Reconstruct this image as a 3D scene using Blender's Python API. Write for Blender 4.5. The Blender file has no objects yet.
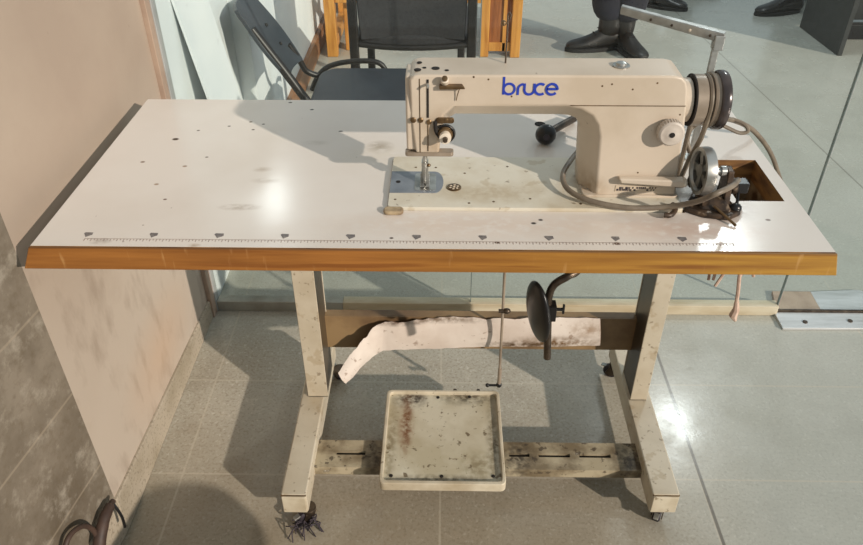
import bpy, bmesh, math, random
from mathutils import Vector, Matrix, Euler
random.seed(7)
sc = bpy.context.scene
COL = sc.collection
PI = math.pi
T = 0.75                                   # height of the table top

# ------------------------------------------------------------------ camera
F, CX, CY = 747.4, 431.5, 272.5
CAM = Vector((0.0178, -0.9181, 1.378))
PITCH, YAW, ROLL = 0.6306, -0.0179, -0.002
fw = Vector((math.sin(YAW)*math.cos(PITCH), math.cos(YAW)*math.cos(PITCH), -math.sin(PITCH)))
r0 = Vector((math.cos(YAW), -math.sin(YAW), 0)); u0 = r0.cross(fw)
rt = math.cos(ROLL)*r0 + math.sin(ROLL)*u0
up = -math.sin(ROLL)*r0 + math.cos(ROLL)*u0
cd = bpy.data.cameras.new('camera'); cam = bpy.data.objects.new('camera', cd); COL.objects.link(cam)
cd.sensor_width = 36.0; cd.sensor_fit = 'HORIZONTAL'; cd.lens = 36.0*F/863.0; cd.clip_start = 0.02
M = Matrix((rt, up, -fw)).transposed().to_4x4(); M.translation = CAM
cam.matrix_world = M
sc.camera = cam

def at(u, v, axis, val):
    """measured photo point -> world point on the plane axis = val"""
    d = fw + rt*((u-CX)/F) - up*((v-CY)/F)
    i = 'xyz'.index(axis)
    return CAM + d*((val-CAM[i])/d[i])

# ------------------------------------------------------------------ materials
def lin(c):
    return tuple((x/12.92 if x <= .04045 else ((x+.055)/1.055)**2.4) for x in (c[0]/255, c[1]/255, c[2]/255)) + (1,)

class N:
    def __init__(s, name):
        s.m = bpy.data.materials.new(name); s.m.use_nodes = True
        s.t = s.m.node_tree; s.n = s.t.nodes; s.l = s.t.links
        s.b = s.n['Principled BSDF']
        s.pos = s.n.new('ShaderNodeNewGeometry').outputs['Position']
    def link(s, a, b): s.l.new(a, b)
    def mapped(s, scale):
        m = s.n.new('ShaderNodeMapping'); m.inputs['Scale'].default_value = scale
        s.link(s.pos, m.inputs['Vector']); return m.outputs[0]
    def noise(s, scale, detail=4, stretch=(1, 1, 1), rough=.55):
        t = s.n.new('ShaderNodeTexNoise'); t.inputs['Scale'].default_value = scale
        t.inputs['Detail'].default_value = detail; t.inputs['Roughness'].default_value = rough
        s.link(s.mapped(stretch), t.inputs['Vector']); return t.outputs['Fac']
    def ramp(s, fac, lo, hi, a=0., b=1.):
        r = s.n.new('ShaderNodeMapRange'); r.clamp = True
        for k, v in (('From Min', lo), ('From Max', hi), ('To Min', a), ('To Max', b)): r.inputs[k].default_value = v
        s.link(fac, r.inputs['Value']); return r.outputs[0]
    def mix(s, fac, a, b):
        m = s.n.new('ShaderNodeMix'); m.data_type = 'RGBA'
        for i, v in ((0, fac), (6, a), (7, b)):
            if hasattr(v, 'links'): s.link(v, m.inputs[i])
            else: m.inputs[i].default_value = v
        return m.outputs[2]
    def math(s, op, a, b=None):
        m = s.n.new('ShaderNodeMath'); m.operation = op
        for i, v in ((0, a), (1, b)):
            if v is None: continue
            if hasattr(v, 'links'): s.link(v, m.inputs[i])
            else: m.inputs[i].default_value = v
        return m.outputs[0]
    def blob(s, x, y, z, rx, ry, rz, edge=.6):
        """1 inside an ellipsoid about a point, 0 outside, ragged"""
        v = s.n.new('ShaderNodeVectorMath'); v.operation = 'SUBTRACT'; v.inputs[1].default_value = (x, y, z)
        s.link(s.pos, v.inputs[0])
        w = s.n.new('ShaderNodeVectorMath'); w.operation = 'MULTIPLY'; w.inputs[1].default_value = (1/rx, 1/ry, 1/rz)
        s.link(v.outputs[0], w.inputs[0])
        L = s.n.new('ShaderNodeVectorMath'); L.operation = 'LENGTH'; s.link(w.outputs[0], L.inputs[0])
        return s.ramp(L.outputs['Value'], 1.0, edge)

def mat(name, col, col2=None, scale=10, lo=.4, hi=.65, stretch=(1, 1, 1), rough=.5, metal=0., specks=(), bump=0, bscale=60, spec=.5, blobs=()):
    k = N(name); c = lin(col)
    if col2 is not None:
        c = k.mix(k.ramp(k.noise(scale, 5, stretch), lo, hi), c, lin(col2))
    for sc_, thr, scol, amt in specks:                   # small dark flecks
        c = k.mix(k.ramp(k.noise(sc_, 3), thr, thr+.05, 0, amt), c, lin(scol))
    for (x, y, z, rx, ry, rz, bc, amt) in blobs:         # stains at a place
        f = k.math('MULTIPLY', k.blob(x, y, z, rx, ry, rz, .2), k.ramp(k.noise(70, 4), .35, .6, .15, amt))
        c = k.mix(f, c, lin(bc))
    if hasattr(c, 'links'): k.link(c, k.b.inputs['Base Color'])
    else: k.b.inputs['Base Color'].default_value = c
    k.b.inputs['Roughness'].default_value = rough; k.b.inputs['Metallic'].default_value = metal
    k.b.inputs['Specular IOR Level'].default_value = spec
    if bump:
        bn = k.n.new('ShaderNodeBump'); bn.inputs['Strength'].default_value = bump; bn.inputs['Distance'].default_value = .002
        k.link(k.noise(bscale, 4), bn.inputs['Height']); k.link(bn.outputs[0], k.b.inputs['Normal'])
    return k.m

def tile_floor():
    k = N('terrazzo tiles'); n = k.n
    mp = n.new('ShaderNodeMapping'); mp.inputs['Location'].default_value = (-.605+.588*40, -.182+.302*20, 0)
    k.link(k.pos, mp.inputs['Vector'])
    br = n.new('ShaderNodeTexBrick'); br.offset = 0; br.squash = 1
    for a, v in (('Scale', 1.), ('Mortar Size', .0028), ('Mortar Smooth', .35), ('Brick Width', .588), ('Row Height', .302), ('Bias', 0.)):
        br.inputs[a].default_value = v
    br.inputs['Color1'].default_value = (0, 0, 0, 1); br.inputs['Color2'].default_value = (1, 1, 1, 1)
    br.inputs['Mortar'].default_value = (0, 0, 0, 1)
    k.link(mp.outputs[0], br.inputs['Vector'])
    c = k.mix(k.ramp(k.noise(2.2, 4), .35, .65), lin((166, 159, 143)), lin((186, 180, 166)))
    tone = k.n.new('ShaderNodeSeparateColor'); k.link(br.outputs['Color'], tone.inputs[0])
    c = k.mix(k.math('MULTIPLY', tone.outputs[0], .35), c, lin((168, 160, 145)))
    c = k.mix(k.ramp(k.noise(150, 3), .50, .66, 0, .42), c, lin((118, 105, 86)))       # dark grain
    c = k.mix(k.ramp(k.noise(110, 2, (1.1, .9, 1)), .58, .70, 0, .35), c, lin((225, 220, 208)))
    c = k.mix(k.ramp(k.noise(7, 8, rough=.7), .50, .70, 0, .45), c, lin((122, 108, 88)))
    c = k.mix(k.ramp(k.noise(28, 5, rough=.7), .54, .70, 0, .35), c, lin((208, 200, 184)))
    sx = k.n.new('ShaderNodeSeparateXYZ'); k.link(k.pos, sx.inputs[0])
    # cool light beyond the glass put into the stone colour, same tone rightwards
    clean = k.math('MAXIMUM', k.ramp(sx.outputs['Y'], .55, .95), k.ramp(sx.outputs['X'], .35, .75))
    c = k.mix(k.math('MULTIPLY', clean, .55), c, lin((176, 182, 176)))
    dirty = k.math('MULTIPLY', k.ramp(sx.outputs['Y'], .45, .05), k.ramp(sx.outputs['X'], .62, .3))  # browner and darker towards the front
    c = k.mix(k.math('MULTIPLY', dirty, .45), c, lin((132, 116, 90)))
    c = k.mix(k.math('MULTIPLY', br.outputs['Fac'], k.ramp(sx.outputs['Y'], .8, 1.0, .42, .12)), c, lin((196, 186, 168)))
    for x0, sl_, ya, yb, amt in ((.610, .01, .76, .74, .75), (1.69, .08, .80, .82, .45)):   # two wide dirt-filled joints
        d = k.math('ABSOLUTE', k.math('SUBTRACT', k.math('ADD', sx.outputs['X'], k.math('MULTIPLY', sx.outputs['Y'], sl_)), x0))
        c = k.mix(k.math('MULTIPLY', k.ramp(d, .0048, .0024, 0, amt), k.ramp(sx.outputs['Y'], ya, yb)), c, lin((84, 76, 66)))
    k.link(c, k.b.inputs['Base Color'])
    k.link(k.ramp(k.noise(9, 4), .3, .7, .13, .32), k.b.inputs['Roughness'])
    bn = n.new('ShaderNodeBump'); bn.inputs['Strength'].default_value = .16; bn.inputs['Distance'].default_value = .001
    k.link(k.noise(90, 4), bn.inputs['Height']); k.link(bn.outputs[0], k.b.inputs['Normal'])
    return k.m

def tile_wall():
    k = N('grey stone wall tiles'); n = k.n
    c = k.mix(k.ramp(k.noise(5, 7, rough=.65), .35, .65), lin((98, 88, 74)), lin((134, 124, 110)))
    c = k.mix(k.ramp(k.noise(22, 7, rough=.7), .52, .7, 0, .6), c, lin((172, 164, 150)))
    c = k.mix(k.ramp(k.noise(60, 6, rough=.7), .50, .68, 0, .4), c, lin((92, 78, 58)))
    sx = n.new('ShaderNodeSeparateXYZ'); k.link(k.pos, sx.inputs[0])
    m = k.math('ABSOLUTE', k.math('SUBTRACT', k.math('FRACT', k.math('DIVIDE', k.math('SUBTRACT', sx.outputs['Z'], .21), .1945)), .5))
    c = k.mix(k.ramp(m, .484, .492, 0, .3), c, lin((178, 164, 144)))
    k.link(c, k.b.inputs['Base Color']); k.b.inputs['Roughness'].default_value = .55
    return k.m

def painted_wall():
    k = N('painted plaster'); n = k.n
    c = k.mix(k.ramp(k.noise(2.2, 6), .35, .65), lin((164, 146, 130)), lin((177, 160, 143)))
    sx = n.new('ShaderNodeSeparateXYZ'); k.link(k.pos, sx.inputs[0])
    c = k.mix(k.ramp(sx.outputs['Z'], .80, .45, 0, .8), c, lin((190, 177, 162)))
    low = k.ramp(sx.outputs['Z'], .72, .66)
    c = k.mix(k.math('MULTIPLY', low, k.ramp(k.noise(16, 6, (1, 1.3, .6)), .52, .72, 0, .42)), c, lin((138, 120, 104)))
    c = k.mix(k.math('MULTIPLY', k.blob(-.65, .40, .18, .2, .25, .14, .1), .35), c, lin((196, 156, 120)))
    c = k.mix(k.ramp(k.noise(60, 2, (1, 1, .6)), .76, .78, 0, .6), c, lin((130, 114, 100)))
    c = k.mix(k.ramp(k.noise(9, 5), .6, .75, 0, .2), c, lin((160, 140, 122)))
    k.link(c, k.b.inputs['Base Color']); k.b.inputs['Roughness'].default_value = .6
    bn = n.new('ShaderNodeBump'); bn.inputs['Strength'].default_value = .2; bn.inputs['Distance'].default_value = .002
    k.link(k.noise(40, 5), bn.inputs['Height']); k.link(bn.outputs[0], k.b.inputs['Normal'])
    return k.m

def glass(name, tint):
    k = N(name); n = k.n; n.remove(k.b)
    tr = n.new('ShaderNodeBsdfTransparent'); tr.inputs[0].default_value = tint
    gl = n.new('ShaderNodeBsdfGlossy'); gl.inputs['Roughness'].default_value = .0
    fr = n.new('ShaderNodeFresnel'); geo = n.new('ShaderNodeNewGeometry')
    k.link(k.ramp(geo.outputs['Backfacing'], 0, 1, 1.36, 1/1.36), fr.inputs[0])
    mx = n.new('ShaderNodeMixShader'); k.link(k.math('MULTIPLY', fr.outputs[0], .6), mx.inputs[0]); k.link(tr.outputs[0], mx.inputs[1]); k.link(gl.outputs[0], mx.inputs[2])
    df = n.new('ShaderNodeBsdfDiffuse'); df.inputs[0].default_value = (.80, .86, .84, 1)
    m2 = n.new('ShaderNodeMixShader'); m2.inputs[0].default_value = .004
    k.link(mx.outputs[0], m2.inputs[1]); k.link(df.outputs[0], m2.inputs[2])
    k.link(m2.outputs[0], n['Material Output'].inputs[0])
    return k.m

def melamine():
    k = N('worn white laminate'); n = k.n
    c = k.mix(k.ramp(k.noise(3, 4), .4, .65), lin((226, 219, 211)), lin((218, 209, 199)))
    # brown handling marks and grime near the machine
    for (x, y, rx, ry, col, amt) in (
        (-.311, .117, .040, .012, (150, 128, 106), .75), (-.30, .245, .02, .012, (170, 150, 128), .6),
        (-.285, .205, .03, .012, (175, 158, 140), .55), (-.10, .335, .03, .03, (150, 134, 112), .8),
        (-.22, .35, .03, .012, (180, 170, 155), .5), (-.10, .30, .10, .05, (214, 204, 186), .5),
        (.46, .13, .07, .06, (150, 120, 100), .75), (.10, .07, .32, .05, (214, 196, 180), .75), (.40, .06, .14, .05, (196, 160, 140), .55),
        (-.50, .015, .02, .01, (140, 128, 116), .8), (-.355, .006, .012, .006, (150, 120, 80), .8)):
        f = k.math('MULTIPLY', k.blob(x, y, T, rx, ry, .1, .1), k.ramp(k.noise(55, 5, (1, 1.6, 1)), .34, .52, .12, min(1., amt*.95)))
        c = k.mix(f, c, lin(col))
    for (x, y, r, col) in ((-.488, .362, .006, (60, 48, 36)), (-.455, .40, .003, (90, 78, 66)), (-.40, .42, .003, (90, 78, 66)), (-.41, .29, .003, (120, 105, 92)),
                           (-.362, .44, .0035, (110, 96, 84)), (-.35, .405, .003, (80, 70, 60)), (-.335, .43, .003, (90, 80, 70)), (-.52, .27, .004, (140, 124, 110)),
                           (-.44, .14, .003, (120, 100, 90)), (-.18, .40, .004, (110, 104, 98)), (-.25, .50, .004, (60, 54, 48)), (-.30, .535, .004, (80, 70, 60)),
                           (.16, .075, .004, (70, 60, 52)), (.172, .085, .0035, (70, 60, 52)), (.1, .02, .004, (90, 70, 60)), (-.06, .03, .003, (90, 76, 66)),
                           (-.44, .255, .004, (160, 140, 122)), (-.47, .19, .004, (170, 150, 130)), (.53, .09, .004, (130, 112, 100)), (.28, .02, .005, (90, 70, 60))):
        c = k.mix(k.blob(x, y, T, r*1.3, r, .1, .55), c, lin(col))
    c = k.mix(k.ramp(k.noise(48, 2, (1, .8, 1)), .77, .79, 0, .6), c, lin((120, 104, 92)))
    k.link(c, k.b.inputs['Base Color'])
    k.link(k.ramp(k.noise(12, 4), .3, .7, .15, .23), k.b.inputs['Roughness'])
    bn = n.new('ShaderNodeBump'); bn.inputs['Strength'].default_value = .06; bn.inputs['Distance'].default_value = .002
    k.link(k.noise(25, 3), bn.inputs['Height']); k.link(bn.outputs[0], k.b.inputs['Normal'])
    return k.m

def wood_edge():
    k = N('varnished wood edge'); n = k.n
    sx = n.new('ShaderNodeSeparateXYZ'); k.link(k.pos, sx.inputs[0])
    c = k.mix(k.ramp(k.noise(9, 6, (.5, 3, 9)), .35, .65), lin((164, 108, 50)), lin((136, 86, 38)))
    g = k.mix(k.ramp(k.noise(9, 6, (.5, 3, 9)), .35, .65), lin((182, 136, 54)), lin((154, 108, 42)))
    c = k.mix(k.ramp(sx.outputs['X'], -.1, .45), c, g)
    c = k.mix(k.math('MULTIPLY', k.ramp(k.noise(5, 5, (.6, 2, 14)), .56, .66), .65), c, lin((122, 70, 28)))
    c = k.mix(k.ramp(k.noise(30, 3, (2.5, 1, .3)), .62, .7, 0, .35), c, lin((210, 166, 110)))
    c = k.mix(k.ramp(sx.outputs['Z'], T-.004, T-.001, 0, .7), c, lin((70, 50, 36)))
    k.link(c, k.b.inputs['Base Color']); k.b.inputs['Roughness'].default_value = .4
    return k.m

MT = dict(
    floor=tile_floor(), tiles=tile_wall(), wall=painted_wall(), top=melamine(), edge=wood_edge(),
    white_wall=mat('white wall paint', (228, 232, 232), (216, 222, 224), 3, rough=.6),
    board=mat('white board', (236, 240, 240), (224, 230, 232), 4, rough=.35, specks=((40, .68, (190, 194, 194), .5),)),
    skirt=mat('skirting stone', (176, 164, 146), (154, 142, 122), 8, rough=.5, specks=((140, .56, (112, 100, 84), .5),)),
    skirt_wood=mat('brown wood skirting', (146, 104, 72), (116, 78, 50), 12, stretch=(1, .2, 1), rough=.45),
    cream=mat('cream machine enamel', (206, 192, 174), (194, 179, 159), 9, rough=.36, specks=((60, .73, (120, 96, 74), .8),),
              blobs=((.02, .15, .86, .05, .04, .06, (150, 122, 86), .6), (.26, .16, .77, .03, .06, .03, (150, 120, 80), .6))),
    cream_frame=mat('cream frame paint', (200, 190, 170), (184, 172, 150), 8, rough=.42, specks=((70, .63, (120, 104, 82), .65), (25, .60, (164, 146, 116), .5), (9, .58, (176, 160, 132), .4))),
    dirty_bar=mat('grimy cream paint', (176, 164, 138), (122, 108, 84), 16, .42, .6, rough=.55, specks=((60, .60, (70, 58, 44), .8), (30, .68, (225, 218, 200), .6)),
                  blobs=((.19, .18, .06, .05, .08, .05, (50, 40, 28), .95), (.44, .18, .06, .06, .08, .05, (54, 42, 32), .95), (-.13, .18, .06, .03, .08, .05, (50, 40, 30), .95))),
    pedal=mat('scuffed cream treadle', (208, 202, 182), (184, 174, 148), 9, .4, .65, rough=.4, specks=((46, .63, (96, 78, 52), .85), (90, .64, (120, 104, 76), .5)),
              blobs=((-.055, .338, .09, .05, .035, .06, (52, 30, 14), 1.), (-.045, .342, .09, .03, .02, .06, (44, 26, 14), 1.), (-.062, .26, .09, .022, .11, .06, (128, 82, 40), 1.), (-.06, .26, .09, .012, .09, .06, (110, 66, 30), 1.), (.08, .345, .09, .09, .03, .05, (70, 58, 38), .9),
                     (-.095, .2, .09, .02, .16, .05, (120, 104, 70), .75), (.135, .2, .09, .02, .16, .05, (96, 82, 54), .85), (.02, .105, .09, .14, .016, .05, (80, 68, 46), .85),
                     (.10, .14, .09, .05, .05, .05, (130, 116, 84), .8))),
    pedal_rim=mat('cream treadle rim', (206, 196, 174), (178, 164, 138), 14, rough=.4, specks=((60, .66, (110, 92, 64), .7),)),
    bed=mat('worn cream bed', (218, 212, 196), (198, 186, 162), 11, .45, .7, rough=.32, specks=((60, .68, (130, 112, 88), .7), (24, .64, (186, 170, 140), .5)),
            blobs=((.10, .16, .755, .12, .04, .02, (176, 156, 122), .6), (.26, .2, .755, .03, .08, .02, (150, 132, 100), .6))),
    steel=mat('brushed steel', (186, 186, 182), (150, 148, 142), 30, rough=.32, metal=.75),
    plate_steel=mat('bluish slide plate', (142, 148, 156), (118, 124, 132), 20, rough=.4, metal=.35),
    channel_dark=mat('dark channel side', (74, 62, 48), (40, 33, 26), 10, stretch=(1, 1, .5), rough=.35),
    dark_steel=mat('oily dark steel', (92, 80, 68), (60, 50, 42), 40, rough=.38, metal=.7),
    grease=mat('greasy brown casting', (84, 66, 50), (48, 38, 30), 45, .4, .6, rough=.42, metal=.25, specks=((80, .6, (150, 130, 108), .5),)),
    brass=mat('dull brass', (128, 104, 74), (90, 70, 48), 60, rough=.38, metal=.7),
    hw_grey=mat('grey handwheel enamel', (164, 150, 134), (140, 126, 110), 20, rough=.35, metal=.2),
    hw_dark=mat('dark handwheel rim', (84, 76, 74), (56, 50, 50), 20, rough=.22, metal=.3),
    black=mat('black plastic', (20, 19, 20), (28, 27, 27), 20, rough=.3),
    black_rubber=mat('black rubber', (34, 30, 34), (54, 46, 54), 50, rough=.6),
    blue_print=mat('blue lettering', (38, 66, 178), (34, 58, 164), 60, rough=.45),
    sticker=mat('pale label', (206, 190, 168), None, rough=.5),
    print_dark=mat('dark print', (44, 36, 46), (60, 50, 60), 90, rough=.6),
    tick=mat('grey printed ruler', (150, 132, 122), (176, 160, 150), 60, rough=.5),
    tick_dark=mat('grey ruler mark', (104, 98, 98), (132, 126, 122), 120, rough=.5),
    cable=mat('grey cable', (128, 116, 100), (108, 96, 82), 40, rough=.45),
    dark_hole=mat('dark recess', (26, 20, 16), None, rough=.8),
    ply=mat('raw cut wood', (158, 116, 66), (88, 60, 36), 14, stretch=(1, 1, 4), rough=.6),
    box_in=mat('dusty tray', (178, 158, 126), (92, 66, 44), 24, .38, .6, rough=.6),
    brown_bar=mat('brown crossbar', (150, 124, 88), (112, 88, 62), 8, rough=.55),
    peel=mat('peeling pinkish laminate', (226, 216, 206), (206, 192, 180), 8, rough=.6, specks=((40, .64, (150, 128, 110), .7), (120, .66, (170, 150, 134), .5)),
             blobs=((.28, .41, .218, .15, .1, .03, (110, 78, 36), 1.), (.20, .41, .21, .12, .1, .018, (80, 58, 32), 1.), (.02, .41, .285, .14, .1, .014, (110, 90, 70), .9), (-.08, .41, .28, .08, .1, .012, (80, 60, 44), .9), (.35, .41, .26, .05, .1, .03, (150, 120, 90), .8))),
    peel_back=mat('brown sheet backing', (96, 70, 50), (74, 52, 36), 20, rough=.8),
    chair_plastic=mat('charcoal plastic', (62, 68, 74), (52, 58, 64), 10, rough=.38),
    chair_seat=mat('dark slate seat', (50, 56, 64), (42, 46, 54), 14, rough=.5),
    fabric=mat('black mesh fabric', (52, 52, 55), (42, 42, 45), 120, rough=.8),
    tube_black=mat('black tube', (28, 26, 26), (38, 34, 32), 20, rough=.42),
    oak=mat('orange oak', (206, 148, 72), (176, 116, 50), 10, stretch=(6, 6, .5), rough=.42),
    oak_panel=mat('red brown panel', (158, 98, 54), (128, 74, 38), 10, stretch=(6, 6, .6), rough=.4),
    desk_dark=mat('dark laminate', (48, 50, 49), (40, 42, 41), 20, rough=.5),
    trousers=mat('navy trousers', (30, 30, 44), (22, 22, 34), 14, rough=.85),
    shirt=mat('grey shirt', (120, 126, 140), (104, 110, 124), 14, rough=.85),
    leather=mat('black boot leather', (36, 34, 34), (24, 22, 22), 22, rough=.32),
    leather_brown=mat('dark worn boot leather', (34, 31, 29), (22, 20, 20), 22, rough=.45),
    sole=mat('boot sole', (26, 24, 24), None, rough=.7),
    skin=mat('skin', (142, 98, 72), (132, 90, 66), 10, rough=.5),
    hair=mat('black hair', (24, 20, 18), None, rough=.6),
    alu=mat('aluminium channel', (170, 168, 158), (146, 142, 130), 12, rough=.4, metal=.35),
    rail=mat('tan rail', (206, 196, 172), (180, 164, 134), 16, stretch=(.3, 1, 1), rough=.5),
    jamb=mat('grey aluminium jamb', (178, 180, 178), (160, 162, 160), 12, rough=.4, metal=.2),
    jamb_brown=mat('brown jamb edge', (172, 150, 132), (158, 136, 120), 12, rough=.5),
    glass=glass('glass pane', (.965, .985, .975, 1)),
    glass_edge=mat('glass edge', (110, 122, 120), (126, 136, 132), 20, rough=.2),
    patch=mat('brushed floor plate', (214, 216, 216), (186, 188, 186), 20, stretch=(.3, 2, 1), rough=.35, metal=.45),
    patch_brown=mat('tarnished plate', (192, 168, 146), (170, 146, 126), 16, rough=.35, metal=.4),  # brown reflection put into the colour of the plate
    string=mat('pale cotton string', (212, 186, 168), (188, 156, 138), 60, rough=.9),
    rag=mat('dark red rag', (120, 66, 58), (86, 50, 46), 60, rough=.9),
    cord_brown=mat('brown cord', (74, 56, 46), (56, 42, 36), 30, rough=.6),
    lint=mat('grey lint', (70, 62, 68), (48, 42, 48), 60, rough=.9),
    dial_grey=mat('pale grey dial', (204, 194, 182), (184, 172, 160), 30, rough=.45),
    white_plastic=mat('white cap', (226, 214, 196), (210, 196, 176), 30, rough=.4),
)

# ------------------------------------------------------------------ mesh helpers
def new(): return bmesh.new()
def box(bm, x0, x1, y0, y1, z0, z1):
    v = [bm.verts.new(p) for p in ((x0, y0, z0), (x1, y0, z0), (x1, y1, z0), (x0, y1, z0), (x0, y0, z1), (x1, y0, z1), (x1, y1, z1), (x0, y1, z1))]
    for f in ((0, 3, 2, 1), (4, 5, 6, 7), (0, 1, 5, 4), (1, 2, 6, 5), (2, 3, 7, 6), (3, 0, 4, 7)): bm.faces.new([v[i] for i in f])
    return v
def hexa(bm, pts):
    v = [bm.verts.new(p) for p in pts]
    for f in ((0, 3, 2, 1), (4, 5, 6, 7), (0, 1, 5, 4), (1, 2, 6, 5), (2, 3, 7, 6), (3, 0, 4, 7)): bm.faces.new([v[i] for i in f])
def ring(bm, c, a, b, r, n, ry=None):
    ry = r if ry is None else ry
    return [bm.verts.new(c + a*(r*math.cos(2*PI*i/n)) + b*(ry*math.sin(2*PI*i/n))) for i in range(n)]
def bridge(bm, A, B):
    n = len(A)
    for i in range(n): bm.faces.new((A[i], A[(i+1) % n], B[(i+1) % n], B[i]))
def frame_of(d):
    d = d.normalized(); a = d.orthogonal().normalized(); return a, d.cross(a)
def tube(bm, pts, r, n=10, cap=True, smooth=0):
    """swept round tube with parallel transport; r may be a list"""
    P = [Vector(p) for p in pts]
    if smooth:
        Q = []
        for i in range(len(P)-1):
            p0, p1, p2, p3 = P[max(i-1, 0)], P[i], P[i+1], P[min(i+2, len(P)-1)]
            for s in range(smooth):
                t = s/smooth
                Q.append(.5*((2*p1)+(p2-p0)*t+(2*p0-5*p1+4*p2-p3)*t*t+(3*p1-p0-3*p2+p3)*t**3))
        P = Q+[P[-1]]
    R = r if isinstance(r, (list, tuple)) else [r]*len(P)
    if len(R) != len(P): R = [R[min(len(R)-1, int(i*len(R)/len(P)))] for i in range(len(P))]
    d = (P[1]-P[0]).normalized(); a, b = frame_of(d); prev = None
    for i, p in enumerate(P):
        t = (P[min(i+1, len(P)-1)]-P[max(i-1, 0)]).normalized()
        q = d.rotation_difference(t); a = q @ a; b = q @ b; d = t
        rg = ring(bm, p, a, b, R[i], n)
        if prev: bridge(bm, prev, rg)
        elif cap: bm.faces.new(rg[::-1])
        prev = rg
    if cap: bm.faces.new(prev)
def cyl(bm, p0, p1, r, n=20, r1=None):
    tube(bm, (p0, p1), [r, r if r1 is None else r1], n)
def lathe(bm, origin, axis, prof, n=32, closed=True):
    """prof: (distance along the axis, radius)"""
    o = Vector(origin); ax = Vector(axis).normalized(); a, b = frame_of(ax); prev = None
    for (h, r) in prof:
        rg = ring(bm, o+ax*h, a, b, max(r, 1e-4), n)
        if prev: bridge(bm, prev, rg)
        elif closed: bm.faces.new(rg[::-1])
        prev = rg
    if closed: bm.faces.new(prev)
def prism(bm, poly, o, ex, ey, d):
    """polygon in the plane (ex, ey) at o, extruded by d"""
    o, ex, ey, d = Vector(o), Vector(ex), Vector(ey), Vector(d)
    A = [bm.verts.new(o+ex*x+ey*y) for x, y in poly]; B = [bm.verts.new(v.co+d) for v in A]
    bm.faces.new(A[::-1]); bm.faces.new(B); bridge(bm, A, B)
def rrect(x0, x1, y0, y1, r, n=5):
    out = []
    for cx, cy, s in ((x1-r, y0+r, -PI/2), (x1-r, y1-r, 0), (x0+r, y1-r, PI/2), (x0+r, y0+r, PI)):
        for i in range(n+1):
            a = s+PI/2*i/n; out.append((cx+r*math.cos(a), cy+r*math.sin(a)))
    return out
def ellipsoid(bm, c, rx, ry, rz, rot=None, u=24, v=14):
    m = Matrix.Translation(Vector(c)) @ (rot.to_matrix().to_4x4() if rot else Matrix()) @ Matrix.Diagonal((rx, ry, rz, 1))
    bmesh.ops.create_uvsphere(bm, u_segments=u, v_segments=v, radius=1, matrix=m)
def slab(bm, xs, ys, z0, z1, holes):
    """flat slab with rectangular holes: cells of a grid"""
    for a, b, c, d in holes: xs = xs+[a, b]; ys = ys+[c, d]
    xs = sorted(set(xs)); ys = sorted(set(ys))
    def solid(i, j):
        if not (0 <= i < len(xs)-1 and 0 <= j < len(ys)-1): return False
        x, y = (xs[i]+xs[i+1])/2, (ys[j]+ys[j+1])/2
        return not any(a < x < b and c < y < d for a, b, c, d in holes)
    V = {}
    def v(i, j, k):
        if (i, j, k) not in V: V[i, j, k] = bm.verts.new((xs[i], ys[j], (z0, z1)[k]))
        return V[i, j, k]
    for i in range(len(xs)-1):
        for j in range(len(ys)-1):
            if not solid(i, j): continue
            bm.faces.new((v(i, j, 1), v(i+1, j, 1), v(i+1, j+1, 1), v(i, j+1, 1)))
            bm.faces.new((v(i, j, 0), v(i, j+1, 0), v(i+1, j+1, 0), v(i+1, j, 0)))
            for di, dj, a, b in ((-1, 0, (0, 1), (0, 0)), (1, 0, (1, 0), (1, 1)), (0, -1, (0, 0), (1, 0)), (0, 1, (1, 1), (0, 1))):
                if not solid(i+di, j+dj):
                    p, q = (i+a[0], j+a[1]), (i+b[0], j+b[1])
                    bm.faces.new((v(*p, 0), v(*q, 0), v(*q, 1), v(*p, 1)))

def world_loc(o):
    p = Vector((0, 0, 0))
    while o is not None: p += o.location; o = o.parent
    return p
def obj(name, bm, m, parent=None, bevel=0, smooth=True, seg=2, label=None, loc=None, sub=0):
    bmesh.ops.recalc_face_normals(bm, faces=bm.faces)
    off = world_loc(parent) if parent else Vector(loc or (0, 0, 0))
    for v in bm.verts: v.co -= off
    me = bpy.data.meshes.new(name); bm.to_mesh(me); bm.free()
    mats = m if isinstance(m, (list, tuple)) else [m]
    for x in mats: me.materials.append(MT[x])
    o = bpy.data.objects.new(name, me); COL.objects.link(o)
    if parent: o.parent = parent
    else: o.location = off
    if bevel:
        b = o.modifiers.new('bevel', 'BEVEL'); b.width = bevel; b.segments = seg; b.limit_method = 'ANGLE'; b.angle_limit = math.radians(35)
        b.harden_normals = True
    if sub:
        s = o.modifiers.new('sub', 'SUBSURF'); s.levels = s.render_levels = sub
    if smooth:
        for p in me.polygons: p.use_smooth = True
        try: me.set_sharp_from_angle(angle=math.radians(38))
        except Exception: pass
    if label: o['label'] = label
    return o
def thing(name, label, cat, loc, group=None):
    o = bpy.data.objects.new(name, None); COL.objects.link(o); o.location = loc; o.empty_display_size = .05
    o['label'] = label; o['category'] = cat
    if group: o['group'] = group
    return o
def tag(o, label, cat, group=None):
    o['label'] = label; o['category'] = cat
    if group: o['group'] = group
    return o
def struct(o, label=None):
    o['kind'] = 'structure'
    if label: o['label'] = label
    return o

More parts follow.
